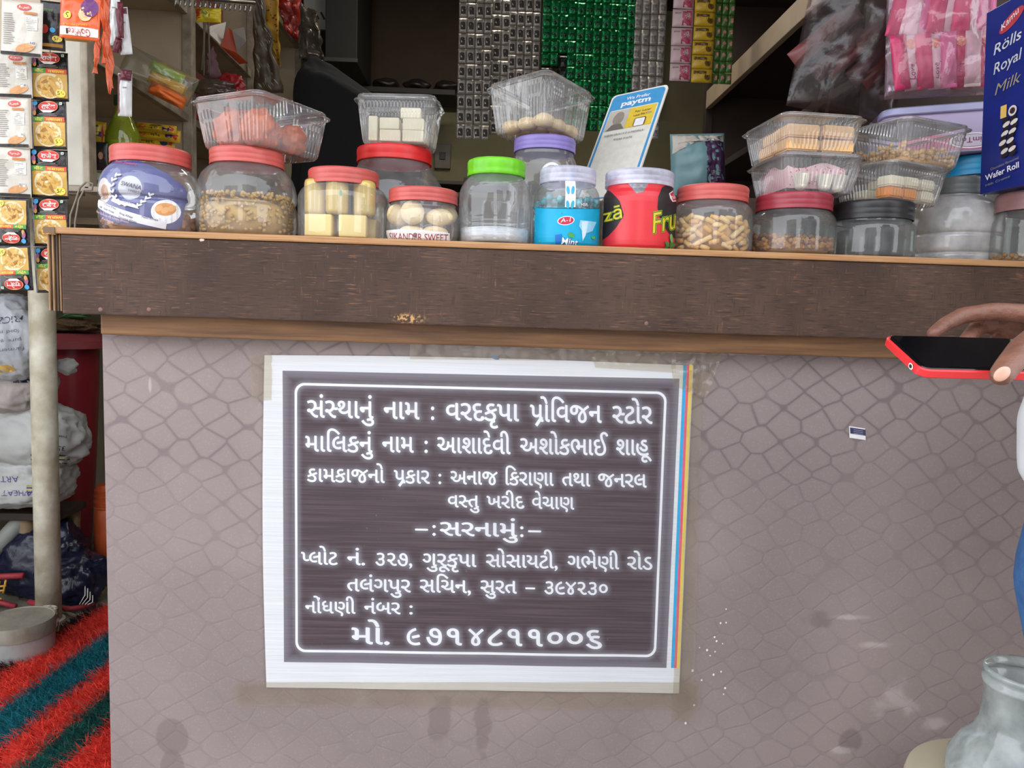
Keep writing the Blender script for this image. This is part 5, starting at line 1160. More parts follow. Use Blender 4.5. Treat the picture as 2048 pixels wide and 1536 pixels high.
t_ = thing('switch_board', 'small pale switch board low on the rack behind the bright red lid', 'switch', P(885, 312, 4.655)); g = G(); g.box(-.05, .05, 0, .02, -.075, .075, b=.006); g.obj('plate', mat('switch_plate', (118, 110, 98), .5), t_); g = G(); g.box(-.018, .018, -.006, -.001, -.022, .022, b=.003); g.obj('rocker', mat('switch_dark', (60, 54, 50), .5), t_)

# ------------------------------------------------------------------ curtains of small sachets hanging from a rod
g = G(); g.tube([(-.20, 3.0, 2.44), (.965, 3.0, 2.44)], .009, 10); g.tube([(-.18, 3.0, 2.44), (-.18, 3.0, 2.9)], .006, 8); g.tube([(.95, 3.0, 2.44), (.95, 3.0, 2.9)], .006, 8); tag(g.obj('hanging_rod', mat('rod_metal', (110, 106, 100), .4, metal=.6), None, True), 'metal rod near the ceiling from which the sachet sheets hang', 'rod')
def smallpouch(w_, h_, t, mats, patch=None, seed=0):
    g, fn = pouch(w_, h_, t, 6, 6, seed=seed, wr=.7, crimp=.1)
    if patch:
        for sh, mi in patch: v, f = finer(sh, .006); g.add([fn(a, b, .0006) for a, b in v], f, mi)
    me = g.obj('sachet', mats, None, True); m_ = me.data; bpy.data.objects.remove(me); return m_
def sheetof(name, label, x0, xN, ytop, ybot, Y, pitch, cols, mesh_fn, skip=None, group=None, dx=0):
    """rows of sachets from the lower edge up to the rod"""
    q = P(x0, ybot, Y); t_ = thing(name, label, 'sachet sheet', (q.x, Y, q.z), group=group)
    wpx = (xN-x0)/cols; s_ = S(x0, ybot, Y); rows = int((ybot-ytop)/pitch)+1
    meshes = [mesh_fn(wpx*s_*.97, pitch*s_*.96, k) for k in range(3)]
    for r in range(rows):
        for c in range(cols):
            if skip and skip(r, c): continue
            o = bpy.data.objects.new('sachet', meshes[(r*3+c) % 3]); COL.objects.link(o); o.parent = t_
            o.location = ((c+.5)*wpx*s_, .006*noise.noise(Vector((c*.9, r*.7, x0*.1))), (r+.5)*pitch*s_); o.rotation_euler = (R_(4*noise.noise(Vector((c*1.3, r*2.1, 1)))), R_(.8*noise.noise(Vector((c, r*2.1, 5)))), R_(9*noise.noise(Vector((c*2.3, r*1.1, 9)))))
    zt = (rows)*pitch*s_
    g = G(); g.box(0, cols*wpx*s_, .004, .006, zt-.004, 2.44-q.z, b=0); g.obj('header_strip', mats_hdr, t_)
    return t_
mats_hdr = mat('dull_foil', (130, 128, 124), .4, metal=.5)
silver = mat('silver_sachet', (172, 166, 158), .36, metal=.45, c2=(140, 134, 126), ns=70, bump=.5, bs=80)
dpatch = mat('dark_figure', (26, 24, 22), .7, c2=(48, 42, 38), ns=120)
greenf = mat('green_foil', (24, 156, 88), .28, metal=.7, c2=(8, 96, 50), ns=60, bump=.6, bs=70)
greend = mat('green_dark_print', (6, 50, 28), .35, metal=.4)
def mk_silver(w_, h_, k): return smallpouch(w_, h_, .010, [silver, dpatch, wht], [(turn(rect(-w_*.28, -h_*.30, w_*.30, h_*.22, 2, 2), 0, 0, .05*k), 1), (ell(-w_*.10, h_*.04, w_*.06, h_*.07, 7), 0)], k)
def mk_plain(w_, h_, k): return smallpouch(w_, h_, .010, [silver, mat('grey_print', (104, 100, 96), .4)], [(rect(-w_*.3, -h_*.3, w_*.3, h_*.1), 1)], k+4)
def mk_green(w_, h_, k): return smallpouch(w_, h_, .012, [greenf, greend], [(rect(-w_*.3, -h_*.32, w_*.3, h_*.05), 1)], k+8)
def mk_dark(w_, h_, k): return smallpouch(w_, h_, .010, [mat('dark_foil', (50, 56, 52), .25, metal=.7, bump=.4)], None, k+11)
def mk_pink(w_, h_, k): return smallpouch(w_, h_, .014, [mat('pink_white', (206, 178, 182), .4), mat('pink_face', (176, 70, 96), .4), gry], [(rect(-w_*.05, -h_*.42, w_*.42, h_*.42, 2, 2), 1), (ell(w_*.2, h_*.1, w_*.15, h_*.2, 8), 0), (rect(-w_*.4, h_*.22, -w_*.1, h_*.3), 2)], k)
def mk_yellow(w_, h_, k): return smallpouch(w_, h_, .014, [mat('yellow_gold', (196, 160, 44), .35, bump=.3), mat('brown_print', (96, 70, 26), .4)], [(rect(-w_*.42, h_*.12, w_*.2, h_*.34, 2), 1), (ell(w_*.25, -h_*.1, w_*.16, h_*.25, 8), 1)], k)
def mk_gcandy(w_, h_, k): return smallpouch(w_, h_, .014, [mat('leaf_green_wrap', (64, 104, 44), .35, bump=.3), mat('pinkish_print', (170, 110, 100), .4)], [(ell(0, 0, w_*.3, h_*.22, 8), 1)], k)
sheetof('silver_sachet_sheet', 'leftmost silver sheet of small sachets with dark figures', 912, 978, -30, 278, 3.0, 29.2, 4, mk_silver)
sheetof('silver_sachet_sheet', 'narrow silver sheet of sachets second from left behind first sheet', 978, 1016, -30, 270, 3.04, 29.0, 2, mk_silver)
sheetof('silver_sachet_sheet', 'silver sheet of sachets with dark figures left of green sheet', 1014, 1078, -30, 166, 3.0, 27.6, 4, mk_silver)
sheetof('green_sachet_sheet', 'shiny green foil sheet of small sachets in the middle', 1078, 1262, -30, 258, 3.0, 24.6, 11, mk_green, skip=lambda r, c: (r < 5 and c < 3) or (r < 1 and c > 8) or (r == 5 and c == 2))
sheetof('dark_sachet_sheet', 'short dark foil sheet under the left corner of the green sheet', 1080, 1134, 100, 186, 3.03, 24.6, 3, mk_dark)
sheetof('grey_sachet_sheet', 'plain grey sheet of sachets right of the green sheet', 1262, 1326, -30, 182, 3.0, 29.6, 4, mk_plain)
sheetof('grey_sachet_sheet', 'longest grey strip of sachets hanging behind the payment sign', 1268, 1318, 120, 278, 3.05, 29.6, 3, mk_plain)
sheetof('pink_sachet_strip', 'white and pink sachet strip beside the yellow strip', 1338, 1381, -30, 162, 2.9, 34.4, 1, mk_pink)
sheetof('yellow_sachet_strip', 'golden yellow sachet strip hanging between pink and green strips', 1381, 1424, -30, 165, 2.88, 27, 1, mk_yellow)
sheetof('green_candy_strip', 'leaf green strip of twisted sachets, rightmost of the hanging sheets', 1424, 1462, -30, 168, 2.9, 22, 3, mk_gcandy)

# ------------------------------------------------------------------ right side goods
# soft pack behind
q = P(1396, 335, 2.2); t_ = thing('soft_pack', 'teal and dark purple soft pack with white top behind the fourth coral lid', 'pack', q); s_ = S(1396, 335, 2.2)
g, fn = pouch(112*s_, 130*s_, .10, seed=70, wr=.3, crimp=.03); g.obj('pouch', mat('teal_pack', (112, 150, 156), .4), t_, True); d = Deco(lambda a, b, l: fn(a*s_, -b*s_, l), 9)
d.put(gridpoly([(5, -50), (50, -60), (54, 60), (5, 60)]), ink((66, 40, 74))); d.put(gridpoly([(-52, -62), (50, -62), (52, -46), (5, -52), (-54, -26)]), ink((196, 190, 180))); d.put(TX('SPICE', 14, 20, 9, 36, rot=0), gry); d.put(rect(12, 24, 40, 26), gry); d.obj('print', t_); t_.rotation_euler = (0, -.08, .1)
g = G(); g.box(-.22, .22, -.16, .16, 0, P(1396, 400, 2.2).z-.01, b=.01); q = P(1400, 400, 2.25); tag(g.obj('goods_crate', mat('crate_brown', (74, 58, 48), .8), None, False, (q.x, 2.25, .005)), 'tall brown crate under the teal soft pack', 'crate')
# lilac container standing upside down on the blue-lidded jar
q = P(1868, 262, 1.83); cw = .30; ch = P(1868, 212, 1.78).z-j15.zt-.002
LIL = mat('lilac_plastic', (176, 164, 196), .35, c2=(168, 154, 190), ns=6)
t_ = thing('lilac_container', 'large lilac plastic container upside down on the blue-lidded jar', 'container', (q.x+.02, 1.83, j15.zt+.001), (0, -R_(3.0), R_(-14)))
def rrbox(rows, r, n=120, cap=True):
    g = G(); v = []
    for a, b, z in rows: v += [(x, y, z) for x, y, *_ in rr_pts(a, b, r, n)]
    f = []
    for i in range(len(rows)-1):
        for k in range(n): f.append((i*n+k, i*n+(k+1) % n, (i+1)*n+(k+1) % n, (i+1)*n+k))
    f += [tuple(range(n))[::-1], tuple(range((len(rows)-1)*n, len(rows)*n))]; return g.add(v, f)
rrbox([(cw, .17, 0), (cw+.004, .174, .004), (cw*.985, .165, ch*.8), (cw*.98, .162, ch*.83)], .03).obj('tub', LIL, t_, 40)
rrbox([(cw*1.0, .176, ch*.83), (cw*1.012, .18, ch*.85), (cw*1.0, .176, ch*.97), (cw*.985, .168, ch), (cw*.97, .16, ch)], .032).obj('rim', mat('lilac_rim', (164, 164, 204), .3), t_, 40)
d = Deco(lambda x, z, l: (x, -.0865+.0035*(z/ch)-l-.001, z)); d.put(rect(-.118, .004, .118, .040), ink((206, 106, 146))); d.put(ell(.040, .024, .048, .018, 30), WH); d.put(ell(.040, .024, .043, .015, 30), ink((120, 50, 90))); d.put(ell(.040, .024, .041, .0138, 30), ink((206, 196, 214)))
tv, tf = text('TimTom', 0, 0, .012, .070, off=.01); d.put(([(.073-a, .031-b) for a, b in tv], tf), ink((120, 50, 90))); d.put(rect(-.11, .030, -.02, .0325), ink((224, 150, 180)))
d.obj('printed_band', t_)
# bag of pink packets on top
zt = t_.location.z+ch+.012
q = P(1880, 110, 1.74); bgT = thing('pink_packet_bag', 'clear bag of pink and white snack packets on the lilac container', 'bag', (q.x-.0, 1.75, zt+.135), (0, R_(-3), R_(-8)))
s_ = S(1880, 110, 1.74)
g, fn = pouch(.235, .27, .13, 20, 20, seed=80, wr=.45, crimp=.02); g.obj('bag_film', clear('pink_bag_film', (246, 232, 240), .10, (230, 200, 214), .08, .6, bmp=.6), bgT, True)
pkc = [(206, 60, 110), (226, 206, 208), (214, 110, 160), (196, 50, 84), (224, 196, 204)]
for i in range(8):
    x = -.092+.0265*i; c_ = pkc[i % 5]
    g, f2 = pouch(.036, .125, .02, 8, 14, seed=81+i, wr=.5); o = g.obj('snack_packet', mat('pink_pack_%d' % (i % 5), c_, .35, c2=tuple(int(k*.86) for k in c_), ns=18, bump=.3, bs=40), bgT, True, (x, -.020+.008*(i % 2), -.058), (0, -.12+.02*i, 0))
    if i % 2: d = Deco(lambda a, b, l: f2(a, b, l), .01); d.put(turn(text('Love', -.040, -.004, .012, -.006, shear=.2), 0, 0, PI/2), ink((150, 60, 100))); d.put(turn(text('Romale', -.046, -.016, .010, .004, shear=.2), 0, 0, PI/2), ink((150, 60, 100))); d.put(ell(0, .040, .011, .012, 12), ink((220, 150, 120))); d.obj('print', o)
    g, f2 = pouch(.040, .13, .02, 8, 14, seed=91+i, wr=.5); g.obj('snack_packet', mat('pink_pack_%d' % ((i+2) % 5), c_), bgT, True, (x+.004, -.012+.008*((i+1) % 2), .068), (0, .22-.03*i, 0))
# blue wafer carton
q = P(1985, 372, 1.50)
zc_ = j14.zt+.001
HW = P(1968, 25, 1.53).z-zc_
wc = thing('wafer_carton', 'tall dark blue wafer roll carton on the dusty pink lid at the right edge', 'carton', (1.018+.045, 1.475, zc_+.004), (0, R_(-3.2), R_(3)))
bx = .045; by = .062
g = G(); g.box(-bx, bx, -by, by, 0, HW, b=.0012); g.obj('carton_body', mat('royal_blue_card', (30, 44, 128), .3, c2=(26, 38, 112), ns=20), wc)
g = G(); g.box(-bx+.003, bx-.001, -by-.0015, -by-.0006, .003, HW-.003); g.obj('bright_side', mat('bright_blue_card', (34, 96, 214), .3), wc)
# face towards -x: u from back (+y) to front (-y)
d = Deco(lambda u, z, l: (-bx-l-.0003, by-u, z)); Wf = 2*by
def C(s, u0, z0, h, u1, rot=.12, **k): return text(s, u0, z0, h, u1, rot=rot, **k)
d.put(ell(.070, HW-.040, .034, .012, 20, rot=.42), ink((180, 60, 74))); d.put(C('Kamu', .045, HW-.052, .012, .095, rot=.42, shear=.3), WH)
d.put(C('Rölls', .026, HW-.092, .019, .100, shear=.25, off=.008), ink((206, 212, 220))); d.put(C('Royal', .028, HW-.130, .020, .104, shear=.25, off=.008), ink((200, 206, 214))); d.put(C('Milk', .034, HW-.172, .020, .104, shear=.35), ink((160, 150, 130)))
d.put(rect(.052, HW-.222, .068, HW-.198), ink((226, 190, 100)))
for sx_ in (.066, .088):
    for k in range(9): d.put(ell(sx_+.004*math.sin(k), HW-.228-k*.0085, .010, .0045, 12, rot=.3), [ink((36, 28, 34)), ink((222, 214, 208))][k % 2])
d.put(ell(.088, HW-.215, .011, .010, 16), ink((222, 214, 208))); d.put(ell(.088, HW-.215, .007, .006, 16), ink((60, 44, 50)))
d.put(C('Wafer Roll', .022, .024, .011, .112, off=.015), WH); d.put(C('Chocolate flavoured', .036, .042, .005, .110), gry); d.put(C('Milk Creme', .024, .012, .0045, .09), gry)
d.obj('printed_face', wc)
# dim bag of bread sticks hanging further in
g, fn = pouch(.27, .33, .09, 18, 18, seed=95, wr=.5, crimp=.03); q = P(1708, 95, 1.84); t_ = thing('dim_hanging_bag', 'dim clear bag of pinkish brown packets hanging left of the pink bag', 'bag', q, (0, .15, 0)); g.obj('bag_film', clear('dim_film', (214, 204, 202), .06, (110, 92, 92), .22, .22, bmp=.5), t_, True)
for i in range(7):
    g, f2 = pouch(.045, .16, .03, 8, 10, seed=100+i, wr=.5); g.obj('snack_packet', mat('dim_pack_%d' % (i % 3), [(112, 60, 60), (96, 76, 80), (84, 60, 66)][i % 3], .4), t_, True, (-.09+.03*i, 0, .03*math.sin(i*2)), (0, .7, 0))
for k, (a, b) in enumerate((((1700, 5), (1632, 225)), ((1716, 0), (1652, 230)))):
    g = G(); g.tube([P(a[0], a[1], 1.95), P((a[0]+b[0])/2-6, (a[1]+b[1])/2, 1.95), P(b[0], b[1], 1.95)], .004, 6); tag(g.obj('plastic_tie', clear('tie_film', (200, 196, 196), .3, (150, 140, 140)), None, True), ('left', 'right')[k]+' thin plastic strip hanging left of the dim bag', 'strip', 'plastic strips')
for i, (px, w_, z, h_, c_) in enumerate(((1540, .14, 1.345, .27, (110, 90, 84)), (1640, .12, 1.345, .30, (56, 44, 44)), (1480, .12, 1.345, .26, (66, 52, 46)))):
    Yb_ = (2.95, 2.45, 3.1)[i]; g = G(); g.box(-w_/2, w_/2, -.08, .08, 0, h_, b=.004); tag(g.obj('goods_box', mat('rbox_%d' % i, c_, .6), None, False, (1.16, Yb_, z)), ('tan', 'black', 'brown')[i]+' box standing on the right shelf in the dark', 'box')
# ------------------------------------------------------------------ left of the counter
paintw = mat('worn_white_paint', (222, 218, 200), .55, c2=(176, 166, 142), ns=14, contrast=.16, bump=.2, bs=60)
ypi = 2.356
pt, pb = P(99, 600, ypi), Pz(98, 1246, 0)
pp = thing('white_pipe', 'thick upright white painted pipe left of the counter', 'pipe', (pb.x, pb.y, 0)); g = G(); g.tube([(0, 0, .0), (0.004, 0, .6), (.008, 0, 1.298)], .0365, 28); g.obj('shaft', paintw, pp, True)
g = G(); g.lathe([(.046, 0), (.046, .012), (.037, .014), (.001, .014)], 24); g.obj('foot_flange', paintw, pp, 40)
def crumple(r, seed, sc, amp=.16, sub=5, fq=1.6, fold=.05):
    bm = bmesh.new(); bmesh.ops.create_icosphere(bm, subdivisions=sub, radius=1)
    for v in bm.verts:
        c = v.co.copy(); k = 1+amp*noise.noise(c*fq+Vector((seed*3.7, seed, 0)))
        q = c*3.2+Vector((seed, 0, seed*2)); k += fold*(1-2*abs(noise.noise(q)))+fold*.55*(1-2*abs(noise.noise(q*2.3)))+fold*.3*(1-2*abs(noise.noise(q*5)))
        s_ = [abs(x)**.8*(1 if x > 0 else -1) for x in c]; v.co = Vector((s_[0]*r*sc[0]*k, s_[1]*r*sc[1]*k, s_[2]*r*sc[2]*k))
    return bm
ppw = mat('woven_sack_white', (196, 198, 196), .5, c2=(166, 168, 166), ns=7, bump=.25, bs=30)
zst = P(40, 1015, 2.5).z
st_ = thing('low_table', 'low wooden table under the white sacks, behind the pipe', 'table', (P(20, 1000, 2.55).x, 2.6, 0))
g = G(); g.box(-.30, .20, -.12, .06, zst-.04, zst-.015, b=.004); g.obj('tabletop', mat('dark_table', (58, 50, 44), .7), st_)
for x, y in ((.07, -.08), (-.26, -.08), (.16, .04), (-.26, .04)): g = G(); g.tube([(x, y, 0), (x, y, zst-.041)], [.018, .026], 16); g.obj('leg', mat('tan_leg', (150, 128, 96), .6, c2=(116, 96, 70)), st_, True)
def sack(label, px, py, Y, wpx, hpx, dz, seed, m=ppw, stripe=None, txt=None, rz=0):
    s_ = S(px, py, Y); q = P(px, py, Y); t_ = thing('woven_sack', label, 'sack', q, (0, rz, 0)); g = G(); g.bm(crumple(1, seed, (wpx*s_/2, .10, hpx*s_/2), fold=.085)); g.obj('sack_body', m, t_, True)
    w_, h_ = wpx*s_/2, hpx*s_/2
    bod = t_.children[0]; 
    from mathutils.bvhtree import BVHTree
    bv = BVHTree.FromPolygons([v.co[:] for v in bod.data.vertices], [p.vertices[:] for p in bod.data.polygons])
    def fn(x, z, l):
        h = bv.ray_cast(Vector((x, -1, z)), Vector((0, 1, 0)))
        return (x, h[0].y-l-.0006, z) if h[0] else (x, -.02, z)
    if stripe or txt:
        d = Deco(fn, .012)
        if stripe:
            for i, c_ in enumerate(stripe[4]): y = stripe[2]+(stripe[3]-stripe[2])*i/len(stripe[4]); d.put(rect(stripe[0]*w_, y*h_, stripe[1]*w_, (y+(stripe[3]-stripe[2])/len(stripe[4])*.62)*h_, 6), ink(c_), .00003)
        if txt:
            for s, x, y, hh_, c_ in txt: v, f = text(s, 0, 0, hh_*h_); d.put(([(x*w_-a, y*h_-b) for a, b in v], f), ink(c_), .00003)
        d.obj('print', t_)
    return t_
nav, ygo = (46, 56, 84), (190, 180, 96)
sack('lowest crumpled white woven sack with violet print on the low table', 45, 955, 2.50, 190, 110, 0, 4, txt=[('ART', .3, .3, .22, (110, 96, 160)), ('WHEAT', .6, -.2, .2, (110, 96, 160))], stripe=(.45, .95, -.3, .0, [nav, ygo, nav, ygo]))
sack('crumpled white woven sack bulging out right of the pipe with small printed number', 66, 868, 2.50, 195, 130, 0, 2, txt=[('35', .92, -.1, .14, (60, 60, 70)), ('Fresh', .95, .25, .08, (90, 90, 100))], stripe=(.35, .92, -.72, -.38, [nav, ygo, nav, ygo, nav]), rz=.1)
sack('pale crumpled sack with faint oval print, second from top of the sack pile', 32, 765, 2.48, 130, 120, 0, 3, m=mat('greyish_sack', (190, 182, 178), .6, c2=(160, 152, 148), bump=.3), stripe=(.5, 1.0, .1, .8, [nav, (140, 170, 170), nav, (140, 170, 170)]))
sack('topmost white sack with upside-down grey lettering and yellow hem', 24, 680, 2.42, 128, 160, 0, 1, m=mat('blue_white_sack', (196, 200, 206), .5, c2=(164, 168, 176), bump=.25), txt=[('RICE MARK', .85, .55, .16, (96, 92, 110)), ('food nutrition', .8, .22, .09, (130, 126, 140)), ('pure quality', .8, .0, .09, (130, 126, 140)), ('farmers prod', .8, -.22, .09, (130, 126, 140))], stripe=(-.9, .5, -.8, -.5, [(214, 176, 96)]), rz=-.15)
q = P(134, 732, 2.5); clump('white_sack_corner', 'small white sack corner poking out right of the pipe near the red drum', 'sack', ppw, q, .034, (1, .7, .8), .25, 3, fq=2)
# red drum
xd = P(114, 700, 2.87); dr = thing('red_drum', 'tall maroon plastic drum with wide lid between the pipe and the counter', 'drum', (xd.x, 2.87, 0))
zt = P(160, 700, 2.73).z; REDP = mat('maroon_plastic', (172, 50, 62), .35, c2=(146, 40, 52), ns=5)
g = G(); g.lathe([(.088, 0), (.095, .01), (.120, zt*.4), (.138, zt*.8), (.142, zt-.02), (.14, zt)], 44); g.obj('drum_body', REDP, dr, 40)
g = G(); g.lathe([(.19, zt+.0), (.20, zt+.002), (.20, zt+.03), (.17, zt+.055), (.02, zt+.062), (.001, zt+.062)], 44); g.obj('drum_lid', mat('rose_lid', (176, 84, 88), .45, c2=(156, 70, 74)), dr, 40)
jute = clump('jute_cloth', 'folded brown jute cloth lying on the maroon drum lid', 'cloth', mat('jute', (132, 104, 74), .95, c2=(96, 74, 50), ns=90, bump=1, bs=160), Vector((xd.x+.06, 2.83, zt+.085)), .10, (1.25, 1, .28), .35, 4, fq=3)
for i in range(7):
    a = i*.9; p = Vector((xd.x+.10+.03*math.cos(a*2), 2.77+.01*i, zt+.118+.004*(i % 3))); L = Vector((math.cos(a), .3*math.sin(a), .25*math.sin(a*1.7)))*.045
    g = G(); g.tube([p-L, p-L*.3+Vector((0, 0, .004)), p+L*.4+Vector((0, 0, .003)), p+L], [.002, .0075, .0065, .0015], 8); tag(g.obj('green_chilli', mat('chilli_green', (50, 92, 44), .35), None, True), 'dark green chilli in a small heap on the jute cloth under the counter edge', 'chilli', 'green chillies on the jute')
# stacked orange cups
p = Pz(217, 1165, 0); zt2 = P(205, 968, p.y).z; oc = thing('orange_bottle', 'tall orange plastic bottle with ringed neck beside the counter panel', 'bottle', (p.x, p.y, 0))
g = G(); prof = [(.040, 0), (.043, .01), (.043, zt2*.70), (.040, zt2*.74)]
for k in range(4): z = zt2*(.76+.055*k); prof += [(.038, z), (.043-.001*k, z+.005), (.043-.001*k, z+.010), (.037, z+.013)]
prof += [(.03, zt2), (.001, zt2)]; g.lathe(prof, 32); g.obj('bottle_body', mat('orange_plastic', (212, 98, 52), .4, c2=(184, 78, 40)), oc, 40)
# round tin
p = Pz(42, 1338, 0); p.x = P(40, 1290, p.y+.085).x; tn = thing('round_tin', 'round grey tin with flat lid on the floor at the left edge', 'tin', (p.x, p.y+.085, 0)); rt = .088; hz = P(60, 1262, p.y).z
TIN = mat('grey_tin', (176, 180, 178), .4, metal=.35, c2=(140, 142, 138), ns=12, bump=.2)
g = G(); g.lathe([(rt, 0), (rt, hz*.70), (rt*1.0, hz*.72)], 48); g.obj('tin_body', TIN, tn, 40)
g = G(); g.lathe([(rt*1.03, hz*.62), (rt*1.035, hz*.64), (rt*1.03, hz*.96), (rt*1.02, hz), (rt*.99, hz*1.0), (rt*.97, hz*.98), (.001, hz*.985)], 48); g.obj('tin_lid', mat('tin_top', (148, 142, 128), .6, c2=(112, 106, 94), ns=16, bump=.3), tn, 40)
p = P(76, 1232, 2.2); g = G(); zc2 = P(76, 1228, 2.2).z; g.lathe([(.037, 0), (.037, zc2-.004), (.034, zc2), (.001, zc2)], 28); tag(g.obj('pipe_stub', mat('speckled_paint', (206, 200, 184), .6, c2=(96, 76, 60), ns=50, contrast=.06), None, 40, (p.x, 2.235, 0)), 'short speckled white pipe stub behind the round tin', 'pipe')
g = G(); g.tube([P(-30, 1120, 2.45), P(22, 1062, 2.5), P(52, 1030, 2.53)], .026, 16); tag(g.obj('slanted_pipe', mat('grey_pipe', (150, 154, 148), .5), None, True), 'slanted grey pipe behind the upright white pipe', 'pipe')
# navy bags on the floor
nb = mat('navy_bag', (32, 36, 62), .3, c2=(20, 24, 44), ns=8, bump=.4, bs=25)
q = Pz(60, 1225, 0); bgn = thing('navy_bag', 'crumpled navy blue bag with red trim and gold mark behind the pipe', 'bag', (q.x-.045, 2.56, .001)); g = G(); bm = crumple(1, 8, (.135, .10, .12), .2, 5, 1.8, .09); bmesh.ops.translate(bm, vec=(0, 0, .128), verts=bm.verts); g.bm(bm); g.obj('bag_body', nb, bgn, True)
def trim(pts, r, par): g = G(); g.tube(pts, r, 8); return g.obj('red_trim', mat('red_trim', (170, 52, 62), .6), par, True)
trim([(-.15, -.09, .19), (-.12, -.125, .13), (-.06, -.14, .115), (.02, -.14, .12)], .010, bgn); trim([(-.16, -.10, .03), (-.08, -.135, .03), (-.01, -.135, .012)], .009, bgn)
for a, b in (((-.055, .10), (-.075, .04)), ((-.075, .08), (-.035, .085)), ((-.07, .065), (-.04, .07)), ((-.035, .105), (-.045, .06)), ((-.08, .045), (-.05, .04))): g = G(); g.tube([(a[0], -.142, a[1]), (b[0], -.142, b[1])], .0035, 6); g.obj('gold_mark', mat('gold_mark', (214, 160, 60), .4), bgn, True)
q = Pz(155, 1200, 0); bg2 = thing('navy_bag', 'smaller navy bag with white and red piped edge right of the pipe', 'bag', (q.x-.005, 2.50, .001)); g = G(); bm = crumple(1, 9, (.095, .08, .085), .25, 5, 2, .08); bmesh.ops.translate(bm, vec=(0, 0, .085), verts=bm.verts); g.bm(bm); g.obj('bag_body', nb, bg2, True)
trim([(-.09, -.09, .035), (-.02, -.115, .03), (.05, -.10, .018), (.10, -.05, .012)], .009, bg2)
for k in range(4): g = G(); g.tube([(.075+.008*k, -.06, .085-.012*k), (.082+.008*k, -.075, .055-.008*k), (.07+.009*k, -.088, .028)], .0018, 5); g.obj('white_piping', wht, bg2, True)
q = Pz(150, 1228, .0); g = G(); g.tube([Pz(125, 1222, .006), Pz(150, 1232, .008), Pz(175, 1226, .006), Pz(205, 1232, .006)], .006, 8); tag(g.obj('rope_end', mat('rope', (140, 128, 104), .9, bump=.6, bs=200), None, True), 'frayed grey rope lying on the floor beside the counter', 'rope')
# shaggy striped rug
A0, B0 = Pz(0, 1431, 0), Pz(211, 1279, 0); dv = (B0-A0).normalized(); nv_ = Vector((dv.y, -dv.x, 0))
if nv_.y > 0: nv_ = -nv_
def tcoord(p): return (p-A0).dot(nv_)
bt_ = [tcoord((Pz(*a, 0)+Pz(*b, 0))/2) for a, b in (((0, 1363), (157, 1255)), ((0, 1431), (211, 1279)), ((0, 1508), (211, 1344)), ((45, 1536), (209, 1408)), ((129, 1536), (209, 1464)))]
edge_ = tcoord((Pz(0, 1345, 0)+Pz(140, 1246, 0))/2)
rm = [mat('rug_black', (40, 32, 34), 1), mat('rug_red', (242, 88, 70), .95, c2=(222, 62, 50), ns=30), mat('rug_teal', (22, 132, 144), .95, c2=(14, 104, 116), ns=30), mat('rug_green', (30, 108, 98), .95, c2=(20, 84, 78), ns=30)]
def band(t_): 
    for lim, c_ in zip(bt_, (0, 1, 2, 1, 3)):
        if t_ < lim: return c_
    return 1
rug = thing('shaggy_rug', 'shaggy rug with red, teal and green diagonal stripes on the shop floor', 'rug', (-1.3, 1.9, 0))
rv = []; rf = []; rmi = []; r_ = random.Random(12)
def onrug(p): return tcoord(p) > edge_ and p.x < -.79 and p.x > -1.62 and p.y > 1.49 and p.y < 2.45
g = G(); stp = .02
for i in range(42):
    for j in range(50):
        x, y = -1.62+i*stp, 1.49+j*stp; p = Vector((x+stp/2, y+stp/2, 0))
        if not onrug(p): continue
        a = [(x+1.3, y-1.9, .008), (x+stp+1.3, y-1.9, .008), (x+stp+1.3, y+stp-1.9, .008), (x+1.3, y+stp-1.9, .008)]; g.add(a, [(0, 1, 2, 3)], band(tcoord(p)))
g.obj('backing', rm, rug, fix=False)
g = G()
for k in range(64000):
    x, y = r_.uniform(-1.62, -.79), r_.uniform(1.49, 2.45); p = Vector((x, y, 0)); t_ = tcoord(p)
    if not onrug(p): continue
    c_ = band(t_+r_.gauss(0, .010)); a = r_.uniform(0, 2*PI); L_ = r_.uniform(.012, .03)
    lean = dv*(-.022+r_.gauss(0, .012))+nv_*r_.gauss(0, .014); o = Vector((x+1.3, y-1.9, .006)); w_ = Vector((math.cos(a), math.sin(a), 0))*.0016
    tip = o+lean+Vector((0, 0, L_)); g.add([o-w_, o+w_, tip], [(0, 1, 2)], c_)
g.obj('pile', rm, rug, fix=False)['kind'] = 'stuff'

# ------------------------------------------------------------------ phone
fc_, nc_ = P(1772, 668, .73), P(1850, 739, .66)
ey = (fc_-nc_); WPh = .0755; ey.normalize(); ex = Vector((1, 0, .004)); ex = (ex-ey*ex.dot(ey)).normalized(); ez = ex.cross(ey)
Mp = Matrix.Identity(4)
for i, c_ in enumerate((ex, ey, ez)):
    for k in range(3): Mp[k][i] = c_[k]
Mp.translation = (fc_+nc_)/2-ex*.003
ph = thing('mobile_phone', 'black-screened mobile phone in a red case held by the hand', 'phone'); place(ph, Mp)
PL = .158
def slab(x0, x1, w_, r, z0, z1, m, name, hole=None, bev=.0012):
    L = rrect(x0, -w_/2, x1, w_/2, r, 8); g = G(); n_ = len(L); Li = rrect(x0+bev, -w_/2+bev, x1-bev, w_/2-bev, r-bev*.6, 8)
    v = [(x, y, z0) for x, y in Li]+[(x, y, z0+bev) for x, y in L]+[(x, y, z1-bev) for x, y in L]+[(x, y, z1) for x, y in Li]
    f = [(j*n_+i, j*n_+(i+1) % n_, (j+1)*n_+(i+1) % n_, (j+1)*n_+i) for j in range(3) for i in range(n_)]+[tuple(range(n_))[::-1], tuple(range(3*n_, 4*n_))]
    g.add(v, f); return g.obj(name, m, ph, 40)
